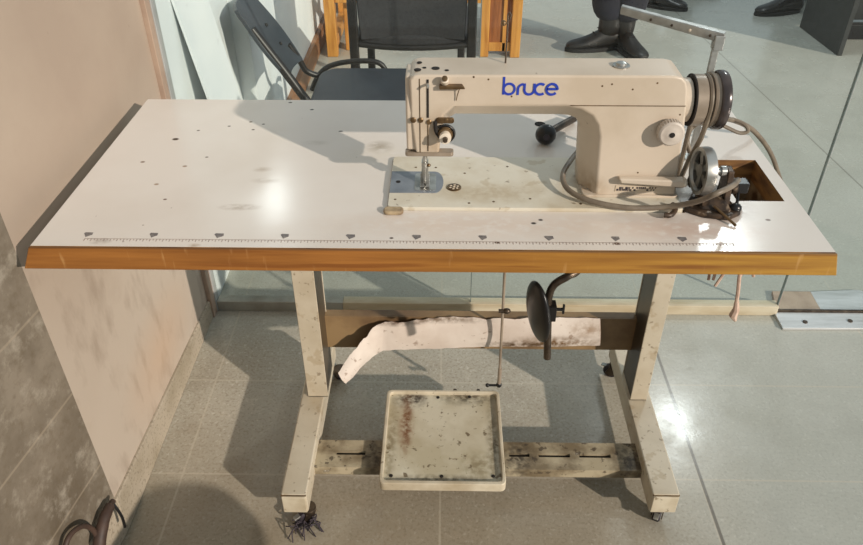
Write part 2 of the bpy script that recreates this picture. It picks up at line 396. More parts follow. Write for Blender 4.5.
# ------------------------------------------------------------------ the setting
WX = -.65
bm = new(); box(bm, -3.0, 6.0, -3.5, 9.0, -.05, 0)
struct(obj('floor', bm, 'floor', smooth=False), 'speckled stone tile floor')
bm = new(); box(bm, WX-.15, WX, .035, .80, 0, 2.8)
struct(obj('wall_left', bm, 'wall', smooth=False), 'beige painted plaster wall left of the table')
bm = new(); box(bm, WX-.15, WX, .80, 8.0, 0, 1.5)
struct(obj('wall_left_far', bm, 'white_wall', smooth=False), 'white wall beyond the glass')
d = .14*3.2
bm = new(); hexa(bm, ((WX-.15, .035, 0), (WX, .035, 0), (WX-d, -3.165, 0), (WX-d-.15, -3.165, 0), (WX-.15, .035, 2.8), (WX, .035, 2.8), (WX-d, -3.165, 2.8), (WX-d-.15, -3.165, 2.8)))
struct(obj('wall_front', bm, 'tiles', smooth=False), 'grey stone tiled wall in the left foreground')
bm = new(); hexa(bm, ((WX-.02, .03, 0), (WX+.007, .03, 0), (WX+.007, .775, 0), (WX-.02, .775, 0), (WX-.02, .03, .104), (WX+.007, .03, .104), (WX+.007, .775, .058), (WX-.02, .775, .058)))
struct(obj('baseboard_left', bm, 'skirt', bevel=.003), 'stone skirting of the beige wall')
bm = new(); hexa(bm, ((WX-.13-.02, -.9, 0), (WX-.13+.012, -.9, 0), (WX+.007, .03, 0), (WX-.02, .03, 0), (WX-.13-.02, -.9, .075), (WX-.13+.012, -.9, .075), (WX+.007, .03, .1), (WX-.02, .03, .1)))
struct(obj('baseboard_front', bm, 'skirt', bevel=.003), 'stone skirting of the tiled wall')
bm = new(); box(bm, WX-.01, WX+.022, 1.80, 7.9, 0, .10)
struct(obj('baseboard_far', bm, 'skirt_wood', bevel=.004), 'brown wood skirting of the white wall beyond the glass')
bm = new(); box(bm, WX-.05, WX+.050, 1.42, 1.80, 0, 1.5)
struct(obj('wall_pilaster', bm, 'white_wall', smooth=False), 'shallow white pier on the white wall')

# glass screen: fixed pane in a channel, then the door
GY = .785
bm = new(); box(bm, WX+.006, .985, GY-.004, GY+.004, .03, 2.35)
g = struct(obj('window_1', bm, 'glass', smooth=False), 'fixed glass pane behind the table')
bm = new(); box(bm, WX+.014, -.27, GY-.014, GY+.018, 0, .034)
obj('bottom_channel', bm, 'alu', g, bevel=.002)  # left stretch of the same rail, its shade put into a greyer colour
bm = new(); box(bm, -.27, .985, GY-.014, GY+.018, 0, .033)
obj('bottom_rail', bm, 'rail', g, bevel=.002, label='tan worn bottom rail')
bm = new(); box(bm, WX, WX+.014, GY-.016, GY+.012, 0, 2.35)
obj('jamb', bm, 'jamb', g, bevel=.002)
bm = new(); box(bm, WX-.001, WX+.012, GY-.045, GY-.016, 0, 2.35)
obj('jamb_lip', bm, 'jamb_brown', g, bevel=.002)
bm = new(); box(bm, .0990, .1015, GY-.0055, GY+.0055, .03, 2.35)
obj('glass_seam', bm, 'glass_edge', g)
bm = new(); box(bm, .9838, .9858, GY-.0052, GY+.0052, .03, 2.35)
obj('glass_edge', bm, 'glass_edge', g)
bm = new(); box(bm, .994, 1.86, GY-.004, GY+.004, .016, 2.35)
dr = struct(obj('door_1', bm, 'glass', smooth=False), 'frameless glass door right of the fixed pane')
pl = [at(774, 312, 'z', .008), at(783, 328, 'z', .008)]
bm = new()
prism(bm, [(pl[0].x, GY-.006), (pl[1].x, pl[1].y), (1.42, pl[1].y+.004), (1.42, GY-.006)], (0, 0, .0), (1, 0, 0), (0, 1, 0), (0, 0, .008))
fp = obj('floor_plate', bm, 'patch', dr, bevel=.0015, label='bright metal floor plate in front of the glass door')
for u, v in ((805, 322), (850, 321)):
    bm = new(); p = at(u, v, 'z', .008); cyl(bm, p, p+Vector((0, 0, .002)), .007, 14)
    obj('screw', bm, 'dark_steel', fp)
bm = new(); box(bm, .985, 1.42, GY-.006, GY+.002, .001, .0135)
obj('patch_fitting', bm, 'dark_steel', dr, bevel=.001)  # dark strip standing in for the shaded gap under the door
bm = new(); prism(bm, [(.988, GY+.002), (1.118, GY+.002), (1.122, .878), (1.008, .878)], (0, 0, 0), (1, 0, 0), (0, 1, 0), (0, 0, .009))
obj('floor_plate_brown', bm, 'patch_brown', dr, bevel=.0015, label='tarnished brown half of the floor plate behind the glass')
bm = new(); prism(bm, [(1.1185, GY+.002), (1.42, GY+.002), (1.27, .89), (1.1225, .878)], (0, 0, 0), (1, 0, 0), (0, 1, 0), (0, 0, .008))
obj('floor_plate_bright', bm, 'patch', dr, bevel=.0015)

# ------------------------------------------------------------------ sewing table
tb = thing('sewing_table', 'worn white laminate sewing machine table with orange wood edge and cream metal legs', 'table', (.1, .27, 0))
BED = (-.0725, .405, .1095, .2875)
SLOT = (.410, .434, .205, .272)
TRAY = (.499, .577, .148, .292)
bm = new(); slab(bm, [-.601, .599], [.0015, .548], T-.038, T, [BED, SLOT, TRAY])
for f in bm.faces:                                   # laminate on top, raw wood on the cut sides
    f.normal_update()
    f.material_index = 0 if f.normal.z > .5 else 1
top = obj('tabletop', bm, ['top', 'ply'], tb, smooth=False)
bm = new(); hexa(bm, ((-.622, -.0015, T-.041), (.612, -.0015, T-.041), (.612, .012, T-.041), (-.622, .012, T-.041),
                      (-.603, -.0015, T-.0008), (.601, -.0015, T-.0008), (.601, .0014, T-.0008), (-.603, .0014, T-.0008)))
obj('wood_edge', bm, 'edge', top, bevel=.0015)
# printed ruler along the front edge
bm = new(); ry = .022
x = -.526
for i in range(0, 197):
    xx = -.526+i*.005
    if xx > .455: break
    L = .0065 if i % 2 == 0 else .004
    box(bm, xx-.0006, xx+.0006, ry-L, ry, T, T+.0003)
box(bm, -.526, .455, ry-.0005, ry+.0003, T, T+.0003)
obj('ruler_scale', bm, 'tick', top, smooth=False)
for i in range(10):
    xx = -.526+i*.1008
    bm = new()
    w = .0062+.0018*random.random()
    prism(bm, [(xx-w, .036), (xx-w*.4, .029), (xx-.001, .026), (xx+w*.35, .029), (xx+w, .032), (xx+w*.9, .0385), (xx-w*.8, .039)][::1], (0, 0, T), (1, 0, 0), (0, 1, 0), (0, 0, .0004))
    obj('ruler_mark', bm, 'tick_dark', top, smooth=False)
# hole in the top with a dusty tray below it
bm = new()
box(bm, TRAY[0]-.012, TRAY[1]+.012, TRAY[2]-.012, TRAY[3]+.012, T-.095, T-.088)
for a in ((TRAY[0]-.012, TRAY[0]-.002, TRAY[2]-.012, TRAY[3]+.012), (TRAY[1]+.002, TRAY[1]+.012, TRAY[2]-.012, TRAY[3]+.012),
          (TRAY[0]-.012, TRAY[1]+.012, TRAY[2]-.012, TRAY[2]-.002), (TRAY[0]-.012, TRAY[1]+.012, TRAY[3]+.002, TRAY[3]+.012)):
    box(bm, *a, T-.09, T-.038)
tr = obj('tray', bm, 'box_in', tb, smooth=False, label='dusty wooden tray under the cut-out')
bm = new(); ellipsoid(bm, (.535, .20, T-.082), .018, .03, .012); tube(bm, [(.52, .25, T-.07), (.545, .24, T-.06), (.56, .2, T-.075)], .008, 8, smooth=4)
obj('motor_bracket', bm, 'dark_steel', tr)
bm = new(); hexa(bm, [(.532, .30, T-.004), (.574, .302, T-.004), (.580, .307, T-.004), (.536, .312, T-.004), (.532, .30, T+.0015), (.574, .302, T+.0015), (.580, .307, T+.0015), (.536, .312, T+.0015)])
# legs: uprights are channels open towards the inside
def upright(x_out, x_in, s):
    bm = new(); yf, yb, z0, z1 = .332, .425, .098, T-.038
    lo, hi = min(x_out, x_in), max(x_out, x_in)
    box(bm, lo, hi, yf, yf+.004, z0, z1)                    # front flange
    a, b = (x_out, x_out+.004*s) if s > 0 else (x_out-.004, x_out)
    box(bm, a, b, yf+.004, yb, z0, z1)                      # web
    box(bm, lo, hi, yb-.004, yb, z0, z1)                    # back flange
    box(bm, lo, hi, yf, yb, z0, z0+.004)
    o = obj('upright', bm, 'cream_frame', tb, bevel=.0012)
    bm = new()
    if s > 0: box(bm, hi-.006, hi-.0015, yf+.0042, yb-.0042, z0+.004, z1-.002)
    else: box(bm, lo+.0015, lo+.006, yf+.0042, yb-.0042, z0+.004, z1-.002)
    obj('channel_inside', bm, 'channel_dark', o)  # dark sheet across the open side stands in for the shaded recess
    bm = new(); box(bm, lo-.02 if s > 0 else lo-.03, hi+.03 if s > 0 else hi+.02, yf-.01, yb+.02, T-.043, T-.0385)
    obj('top_bracket', bm, 'cream_frame', o, bevel=.001)
    return o
UL = upright(-.297, -.250, 1)
UR = upright(.500, .462, -1)
bm = new(); box(bm, .474, .477, .3300, .3325, .655, .70); obj('scratch', bm, 'dark_hole', UR)
bm = new(); box(bm, -.283, -.281, .3300, .3325, .665, .70); obj('scratch', bm, 'dark_hole', UL)
def foot(x0, x1, y0, y1):
    bm = new(); box(bm, x0, x1, y0, y1, .042, .098)
    o = obj('foot', bm, 'cream_frame', tb, bevel=.004)
    bm = new(); box(bm, x0+.002, x1-.002, y0-.0035, y0+.006, .044, .0935)
    obj('end_cap', bm, 'pedal_rim', o, bevel=.002)
    bm = new(); box(bm, x0+.001, x1-.001, y0-.0006, y0+.004, .0942, .0966); obj('end_seam', bm, 'brass', o)
    return o
foot(-.313, -.259, .052, .535); foot(.456, .513, .064, .55)
def caster(x, y, rz=0., m='black_rubber', fluff=False):
    c = Vector((x, y, 0)); ax = Vector((math.cos(rz), math.sin(rz), 0)); fwd = Vector((-math.sin(rz), math.cos(rz), 0))
    bm = new(); cyl(bm, c+Vector((0, 0, .034)), c+Vector((0, 0, .042)), .016, 16)
    for s in (-1, 1):
        q = c+ax*(.011*s)
        prism(bm, [(-.012, .036), (.012, .036), (.020, .014), (.010, .008), (-.004, .016)], q-ax*.0012, fwd, (0, 0, 1), ax*.0024)
    o = obj('caster', bm, 'dark_steel', tb, bevel=.0006)
    bm = new(); w = c+fwd*.010+Vector((0, 0, .0185))
    lathe(bm, w-ax*.0085, ax, [(0, .006), (0, .0155), (.003, .0185), (.014, .0185), (.017, .0155), (.017, .006)], 20)
    obj('wheel', bm, m, o)
    bm = new(); a = c+fwd*.01+Vector((0, 0, .03)); hexa(bm, [a-ax*.006, a+ax*.006, a+ax*.005+fwd*.026-Vector((0, 0, .004)), a-ax*.005+fwd*.026-Vector((0, 0, .004)),
        a-ax*.006+Vector((0, 0, .004)), a+ax*.006+Vector((0, 0, .004)), a+ax*.005+fwd*.026, a-ax*.005+fwd*.026])
    obj('brake_lever', bm, 'steel', o, bevel=.0006)
    if fluff:
        bm = new()
        for k in range(26):
            a = c+Vector((random.uniform(-.02, .02), random.uniform(-.03, .0), .012))
            tube(bm, [a, a+Vector((random.uniform(-.02, .02), random.uniform(-.02, .01), .01)), a+Vector((random.uniform(-.03, .03), random.uniform(-.035, .01), -.009))], .0013, 6, smooth=3)
        obj('lint', bm, 'lint', o)
    return o
caster(-.262, .065, 2.2, 'black_rubber', True); caster(.487, .088, 2.7); caster(-.245, .49, .6); caster(.468, .512, 1.0)
# crossbar low down at the front with slots, and the brown one between the uprights
bm = new(); x0, x1 = -.262, .46
slots = [(-.215, -.15, .183, .193), (.17, .215, .183, .193), (.235, .305, .183, .193), (.325, .395, .183, .193), (-.08, .10, .183, .193)]
slab(bm, [x0, x1], [.148, .225], .064, .070, slots); box(bm, x0, x1, .148, .152, .046, .064)
cb = obj('front_crossbar', bm, 'dirty_bar', tb, smooth=False)
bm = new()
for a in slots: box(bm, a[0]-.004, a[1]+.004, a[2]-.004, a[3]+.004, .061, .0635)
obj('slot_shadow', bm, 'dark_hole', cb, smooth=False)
bm = new(); box(bm, -.292, .497, .405, .409, .190, .285); box(bm, -.292, .497, .409, .43, .281, .285)
box(bm, -.292, .497, .409, .43, .190, .194)
rb = obj('rear_crossbar', bm, 'brown_bar', tb, bevel=.001)
# the loose pinkish strip that peels off the rear crossbar
bm = new()
prof = [(600, 318, 600, 345, .400), (560, 317.5, 560, 346, .400), (520, 317, 520, 346, .400), (480, 317, 480, 346.5, .399), (440, 318, 440, 348, .398),
        (405, 320, 405, 349, .396), (385, 321, 383, 350, .392), (373, 328, 372, 357, .38), (362, 339, 361, 367, .37), (350, 355, 353, 377, .355), (338, 373, 346, 383, .34)]
fine = []
for a, b in zip(prof, prof[1:]):
    for q in range(6): fine.append(tuple(a[w_]+(b[w_]-a[w_])*q/6 for w_ in range(5)))
fine.append(prof[-1])
fr, bk = [], []
for i, (u0_, v0_, u1_, v1_, y) in enumerate(fine):
    a = at(u0_, v0_, 'y', y); b = at(u1_, v1_, 'y', y)
    a.z += random.uniform(-.0022, .0022)-.004*max(0, math.sin(i*.45))**6; b.z += random.uniform(-.001, .001)
    wv = .004*math.sin(i*.35)
    row = [a.lerp(b, t) + Vector((0, -.005*math.sin(PI*t)+wv*(1-t)-.002, 0)) for t in (0, .25, .5, .75, 1)]
    fr.append([bm.verts.new(p) for p in row]); bk.append([bm.verts.new(p+Vector((.0016, .0022, 0))) for p in row])
n0 = len(fr)
for i in range(n0-1):
    for j in range(4):
        f = bm.faces.new((fr[i][j], fr[i+1][j], fr[i+1][j+1], fr[i][j+1])); f.material_index = 0
        f = bm.faces.new((bk[i][j], bk[i][j+1], bk[i+1][j+1], bk[i+1][j])); f.material_index = 1
for i in range(n0-1):
    for j in (0, 4):
        f = bm.faces.new((fr[i][j], bk[i][j], bk[i+1][j], fr[i+1][j])); f.material_index = 1
for i in (0, n0-1):
    for j in range(4):
        f = bm.faces.new((fr[i][j], fr[i][j+1], bk[i][j+1], bk[i][j])); f.material_index = 1
obj('peeling_strip', bm, ['peel', 'peel_back'], rb, label='torn pinkish white laminate strip peeling off the rear crossbar')
# treadle
px0, px1, py0, py1 = -.112, .156, .086, .362
bm = new(); prism(bm, rrect(px0+.004, px1-.004, py0+.004, py1-.004, .010), (0, 0, .082), (1, 0, 0), (0, 1, 0), (0, 0, .005))
pd = obj('treadle', bm, 'pedal', tb, label='scuffed cream foot treadle')
bm = new()
O = rrect(px0, px1, py0, py1, .012); I = rrect(px0+.008, px1-.008, py0+.010, py1-.008, .010)
za, zb = .074, .096
lo_ = [bm.verts.new((x, y, za)) for x, y in O]; hi_ = [bm.verts.new((x, y, zb)) for x, y in O]
ih = [bm.verts.new((x, y, zb)) for x, y in I]; il = [bm.verts.new((x, y, .0872)) for x, y in I]
bridge(bm, lo_, hi_); bridge(bm, hi_, ih); bridge(bm, ih, il); bridge(bm, il, [bm.verts.new((x, y, za)) for x, y in I])
obj('treadle_rim', bm, 'pedal_rim', pd, bevel=.003)
for x, y in ((-.088, .113), (.02, .113), (.13, .115), (.01, .345), (.085, .348)):
    bm = new(); lathe(bm, (x, y, .087), (0, 0, 1), [(0, .004), (.0012, .004), (.0018, .002)], 12); obj('rivet', bm, 'dark_hole', pd)
for x in (-.02, .06):
    bm = new(); box(bm, x-.012, x+.012, .17, .205, .070, .082); obj('pivot_bracket', bm, 'dirty_bar', pd, bevel=.001)
for u in (455, 478):
    bm = new(); p = at(u, 386.5, 'z', .085); ellipsoid(bm, (p.x, .368, .088), .005, .005, .004, u=12, v=8); obj('hinge_pin', bm, 'dark_steel', pd)
bm = new(); tube(bm, [(.147, .372, T-.04), (.1555, .37, .115)], .0032, 10); tube(bm, [(.1555, .37, .16), (.1555, .37, .112)], .0048, 10)
rod = obj('treadle_rod', bm, 'hw_grey', tb, label='thin grey treadle rod')
bm = new(); ellipsoid(bm, (.1555, .37, .107), .007, .007, .008, u=12, v=8); cyl(bm, (.128, .37, .105), (.156, .37, .105), .003, 10); ellipsoid(bm, (.128, .37, .105), .005, .005, .005, u=10, v=8)
obj('rod_end', bm, 'black', rod)
bm = new(); cp = at(504, 311, 'y', .366); ellipsoid(bm, cp+Vector((.006, 0, 0)), .009, .007, .007, u=12, v=8); cyl(bm, cp-Vector((.012, 0, 0)), cp+Vector((.008, 0, 0)), .0045, 10); obj('clamp', bm, 'dark_steel', rod)
# knee lifter
kl = [(.290, .19, T-.05), (.263, .165, .605), (.241, .152, .592), (.218, .15, .574), (.2105, .15, .545), (.213, .15, .50), (.221, .15, .397)]
bm = new(); tube(bm, kl, .0072, 12, smooth=6)
kr = obj('knee_lift_rod', bm, 'dark_steel', tb, label='bent dark steel knee lift rod')
bm = new(); ellipsoid(bm, (.268, .163, .602), .013, .011, .009); obj('knob', bm, 'black', kr)
bm = new(); R = Euler((0, math.radians(-6), math.radians(24)))
prof = []
for i in range(15):
    a = -PI/2+PI*i/14; prof.append((a,))
m = Matrix.Translation(Vector((.194, .148, .512))) @ R.to_matrix().to_4x4()
bm = new(); bmesh.ops.create_uvsphere(bm, u_segments=32, v_segments=20, radius=1, matrix=m @ Matrix.Diagonal((.012, .040, .069, 1)))
kp = obj('knee_pad', bm, 'black', kr, label='black oval knee pad')
bm = new(); box(bm, .202, .226, .138, .162, .497, .530); cyl(bm, (.226, .15, .517), (.240, .15, .517), .0035, 10); box(bm, .238, .242, .147, .153, .508, .528)
obj('clamp', bm, 'black', kr, bevel=.003)

# ------------------------------------------------------------------ sewing machine
sm = thing('sewing_machine', 'cream industrial lockstitch sewing machine with blue lettering sunk into the table', 'sewing machine', (.17, .2, T))
BZ = T+.006
bm = new(); prism(bm, rrect(-.0715, .404, .1105, .2865, .009), (0, 0, T-.035), (1, 0, 0), (0, 1, 0), (0, 0, BZ-T+.035))
bed = obj('bed', bm, 'bed', sm, bevel=.0015)
Y0, Y1, YM = .150, .226, .188
FR = [(-.034, .953), (-.033, .918), (-.033, .894), (-.026, .832), (.011, .832), (.014, .875), (.018, .897), (.034, .9135),
      (.205, .9135), (.228, .908), (.246, .897), (.256, .882), (.2615, .862), (.2685, BZ-.001), (.3985, BZ-.001), (.3945, .80), (.389, .883), (.3855, .917),
      (.382, .940), (.378, .951), (.371, .958), (.358, .961), (-.016, .961), (-.028, .959)]
BK = list(FR)
for q, v in {4: (.012, .826), 5: (.016, .862), 6: (.022, .874), 7: (.036, .882), 8: (.200, .882), 9: (.215, .881), 10: (.227, .876), 11: (.2345, .867), 12: (.2375, .852), 13: (.244, BZ-.001)}.items(): BK[q] = v
bm = new()
A = [bm.verts.new((x, Y0, z)) for x, z in FR]; B = [bm.verts.new((x, YM, z)) for x, z in BK]; C_ = [bm.verts.new((x, Y1, z)) for x, z in BK]
bm.faces.new(A); bm.faces.new(C_[::-1]); bridge(bm, A, B); bridge(bm, B, C_)
body = obj('machine_body', bm, 'cream', sm, bevel=.004, seg=3, label='cream enamelled arm and pillar')
# parting ridge along the arm front, and the base step of the pillar
bm = new(); box(bm, .21, .3835, Y0-.0008, Y0+.004, .9135, .9145); obj('ridge', bm, 'brass', body)
bm = new(); prism(bm, rrect(.246, .4025, Y0-.004, Y1+.006, .01), (0, 0, BZ-.001), (1, 0, 0), (0, 1, 0), (0, 0, .005))
obj('pillar_base', bm, 'cream', body, bevel=.002, seg=3)
# head: left cover plate, seams, take-up slot
bm = new(); prism(bm, [(Y0+.006, .834), (Y1-.006, .834), (Y1-.003, .90), (Y1-.010, .955), (Y0+.010, .955), (Y0+.002, .90)], (-.0405, 0, 0), (0, 1, 0), (0, 0, 1), (.020, 0, 0))
obj('face_plate', bm, 'cream', sm, bevel=.004, seg=3)
bm = new()
box(bm, -.0192, -.0180, Y0-.0008, Y0+.01, .834, .955)
obj('seam', bm, 'brass', body)
bm = new(); box(bm, -.0078, -.0048, Y0-.0012, Y0+.02, .893, .954); obj('take_up_slot', bm, 'dark_hole', body)
bm = new(); box(bm, -.0072, -.0056, Y0-.0007, Y0+.01, .836, .888); obj('seam', bm, 'brass', body)
bm = new(); tube(bm, [(-.0063, Y0+.006, .946), (-.0063, Y0-.010, .9485), (-.0063, Y0-.013, .9465)], .0022, 8); obj('take_up_lever', bm, 'steel', sm)
for (x, z, r) in ((-.029, .889, .0045), (-.0175, .889, .0042), (-.0045, .886, .004), (.0215, .889, .0042), (.028, .8895, .003)):
    bm = new(); lathe(bm, (x, Y0+.001, z), (0, -1, 0), [(0, r*.7), (0, r), (.003, r), (.004, r*.7)], 14); obj('screw', bm, 'brass', sm)
bm = new(); prism(bm, rrect(.006, .034, .884, .8935, .004), (0, Y0+.001, 0), (1, 0, 0), (0, 0, 1), (0, -.0035, 0)); obj('thread_guide_plate', bm, 'brass', sm, bevel=.0008)
# tension unit
bm = new(); c = (.0205, Y0+.004, .868)
lathe(bm, c, (0, -1, 0), [(0, .007), (.004, .007), (.005, .0112), (.008, .012), (.0095, .010), (.011, .012), (.014, .0112), (.015, .007)], 24)
td = obj('tension_discs', bm, 'brass', sm)
bm = new(); lathe(bm, (.0205, Y0-.011, .868), (0, -1, 0), [(0, .0085), (.006, .0095), (.011, .009), (.012, .005)], 20); obj('tension_nut', bm, 'white_plastic', td)
bm = new(); lathe(bm, (.0205, Y0-.023, .868), (0, -1, 0), [(0, .0042), (.006, .0036), (.0065, .001)], 14); obj('tension_post', bm, 'dark_steel', td)
bm = new(); tube(bm, [(.0205+.0140*math.cos(t), Y0-.004, .868+.0140*math.sin(t)) for t in [math.radians(a) for a in range(-60, 150, 15)]], .0022, 8); obj('check_spring', bm, 'black', td)
bm = new(); tube(bm, [(.005, Y0-.002, .888), (.006, Y0-.006, .874), (.012, Y0-.008, .864)], .003, 8, smooth=3); obj('thread_hook', bm, 'dark_hole', td)
# white peg and bronze hook near the top
bm = new(); lathe(bm, (.019, Y0-.001, .950), (0, -.75, .65), [(-.004, .006), (.004, .006), (.008, .0052), (.012, .0055), (.013, .003)], 18)
pg = obj('thread_peg', bm, 'white_plastic', sm)
bm = new(); lathe(bm, (.019, Y0-.011, .9595), (0, -.75, .65), [(0, .0044), (.0015, .0044), (.002, .002)], 14); obj('peg_tip', bm, 'brass', pg)
bm = new(); hexa(bm, [(.011, Y0-.009, .9415), (.050, Y0-.012, .9435), (.046, Y0+.002, .9425), (.011, Y0+.002, .9405), (.011, Y0-.009, .9475), (.048, Y0-.012, .9475), (.045, Y0+.002, .9475), (.011, Y0+.002, .9475)])
obj('thread_bracket', bm, 'brass', pg, bevel=.0012)
bm = new(); tube(bm, [(.041, Y0-.006, .942), (.038, Y0-.003, .930), (.0365, Y0-.002, .922)], .0007, 6); obj('thread', bm, 'brass', pg)
# holes and screws on the top and front of the arm
for (x, y, r) in ((-.022, .17, .0055), (-.012, .178, .003), (.005, .176, .0062), (.022, .168, .0032), (-.02, .20, .004)):
    bm = new(); lathe(bm, (x, y, .9606), (0, 0, 1), [(0, r), (.0012, r), (.0014, r*.6)], 16); obj('oil_hole', bm, 'dark_hole', body)
for (x, z) in ((.062, .958), (.084, .9545), (.268, .948), (.254, .945), (.30, .94), (.378, .90), (.33, .80), (.12, .928), (.335, .95), (.36, .79)):
    bm = new(); lathe(bm, (x, Y0+.0005, z), (0, -1, 0), [(0, .0015), (.0007, .0015), (.0009, .0008)], 10); obj('chip', bm, 'brass', body)
bm = new(); lathe(bm, (.287, .190, .9604), (0, 0, 1), [(0, .0135), (.002, .0135), (.003, .0125), (.003, .0085), (.006, .0078), (.0075, .004)], 24); obj('oil_cap', bm, 'steel', sm)
bm = new(); tube(bm, [(.112, .20, .958), (.112, .20, 1.02), (.1115, .20, 1.034), (.114, .20, 1.038), (.1165, .20, 1.034), (.1135, .20, 1.026)], .0014, 8); tp = obj('thread_pin', bm, 'dark_steel', sm)
bm = new(); ellipsoid(bm, (.106, .2, 1.022), .0042, .0042, .0042, u=12, v=8); cyl(bm, (.106, .2, 1.022), (.112, .2, 1.022), .0015, 8); obj('pin_knob', bm, 'brass', tp)
# lettering on the arm
bm = new(); YL = Y0-.0005; sw = .00178; lay = [0]
def stroke(pts):
    P = [Vector((x, 0, z)) for x, z in pts]; L, Rr = [], []
    for i, p in enumerate(P):
        t = (P[min(i+1, len(P)-1)]-P[max(i-1, 0)]).normalized(); nn = Vector((-t.z, 0, t.x))*sw
        L.append(p+nn); Rr.append(p-nn)
    q = L+Rr[::-1]
    lay[0] += 1; yl = YL-.00012*lay[0]
    for i in range(len(P)-1):
        ids = (L[i], L[i+1], Rr[i+1], Rr[i])
        hexa(bm, [Vector((a.x, yl, a.z)) for a in ids]+[Vector((a.x, Y0+.0008, a.z)) for a in ids])
def arc(cx, cz, r, a0, a1, n=16): return [(cx+r*math.cos(math.radians(a0+(a1-a0)*i/n)), cz+r*math.sin(math.radians(a0+(a1-a0)*i/n))) for i in range(n+1)]
cz, rr = .9398, .0083
stroke([(.1072, .931), (.1072, .9585)]); stroke(arc(.1155, cz, rr, 0, 360, 28))
stroke([(.1288, .9305), (.1288, cz)]+arc(.1288+.0075, cz, .0075, 180, 88, 8))
stroke([(.1384, .9485), (.1384, cz-.001)]+arc(.1384+.0073, cz-.001, .0073, 180, 360, 14)+[(.153, .9485)])
stroke(arc(.1625, cz, rr, 52, 308, 22)); stroke([(.1716, cz+.0003), (.1872, cz+.0003)]+arc(.1795, cz, rr, 2, 318, 26))
obj('lettering', bm, 'blue_print', body, smooth=False, label='blue lower case word bruce')
# pillar furniture: dial, lever, label
dc = Vector((.3655, Y0, .876))
bm = new(); lathe(bm, dc, (0, -1, 0), [(-.002, .012), (.004, .012), (.0042, .0195), (.018, .0195), (.020, .017), (.020, .011), (.021, .009), (.0215, .001)], 40)
dl = obj('stitch_dial', bm, 'dial_grey', sm, label='pale knurled stitch length dial')
bm = new()
for k in range(30):
    a = 2*PI*k/30; p = dc+Vector((.0195*math.cos(a), -.005, .0195*math.sin(a))); tube(bm, [p, p+Vector((0, -.012, 0))], .0011, 6)
obj('knurling', bm, 'dial_grey', dl)
bm = new(); lathe(bm, dc+Vector((0, -.0212, 0)), (0, -1, 0), [(0, .0042), (.0012, .0042), (.0014, .002)], 14); obj('dial_screw', bm, 'dark_hole', dl)
bm = new(); hexa(bm, [(.302, Y0-.014, .787), (.402, Y0-.022, .784), (.402, Y0-.005, .784), (.302, Y0-.002, .787), (.298, Y0-.014, .796), (.402, Y0-.022, .797), (.402, Y0-.005, .797), (.298, Y0-.002, .796)])
lv = obj('reverse_lever', bm, 'cream', sm, bevel=.003, seg=3)
bm = new(); ellipsoid(bm, (.4025, Y0-.0135, .7905), .005, .010, .0065); obj('lever_tip', bm, 'white_plastic', lv)
bm = new(); box(bm, .390, .404, Y0-.012, Y0+.004, .779, .79); obj('lever_pivot', bm, 'dark_steel', lv, bevel=.001)
bm = new(); box(bm, .298, .366, Y0-.0009, Y0+.001, .7655, .7765)
lb = obj('spec_label', bm, 'sticker', body, smooth=False, label='small pale label with illegible dark print')
bm = new()
x = .300
while x < .364:
    w = random.choice((.0012, .002, .003)); h = random.choice((.0035, .007, .007)) if x < .322 else .003
    z0 = .7672 if x < .322 else random.choice((.7672, .7712))
    box(bm, x, x+w, Y0-.0014, Y0-.0008, z0, z0+h); x += w+random.choice((.0008, .0012))
obj('print', bm, 'print_dark', lb, smooth=False)
# shaft collar, handwheel with its belt
bm = new(); lathe(bm, (.374, .190, .907), (1, 0, 0), [(0, .034), (.0235, .034), (.025, .032)], 32); obj('shaft_collar', bm, 'cream', sm)
HX, HC = .4015, (.190, .907)
bm = new(); lathe(bm, (HX, *HC), (1, 0, 0), [(-.006, .024), (0, .028), (0, .0385), (.001, .0395), (.017, .0395), (.018, .038), (.019, .0335), (.026, .0335), (.027, .042), (.030, .0435), (.0315, .0395), (.037, .0405), (.037, .020)], 48)
hw = obj('handwheel', bm, 'hw_grey', sm, label='grey handwheel with dark rim')
bm = new(); lathe(bm, (HX-.0015, *HC), (1, 0, 0), [(0, .034), (0, .0402), (.0022, .0402), (.0022, .034)], 40); obj('dark_ring', bm, 'dark_hole', hw)
bm = new(); lathe(bm, (HX+.0362, *HC), (1, 0, 0), [(0, .018), (0, .0435), (.003, .0455), (.010, .0460), (.014, .0445), (.0155, .041), (.014, .036), (.010, .028), (.010, .010)], 48)
obj('outer_rim', bm, 'hw_dark', hw)
bm = new(); bx_ = HX+.0225; c = Vector((bx_, *HC)); pts = [(bx_+.004, .246, T-.03), (bx_+.002, .232, .84)]
pts += [(bx_, c.y+.0365*math.cos(math.radians(a)), c.z+.0365*math.sin(math.radians(a))) for a in range(0, 196, 15)]
pts += [(bx_-.001, .163, .855), (bx_-.003, .190, .80), (bx_-.004, .222, T-.03)]
tube(bm, pts, .0042, 8); obj('drive_belt', bm, 'cable', sm, label='grey rubber drive belt')
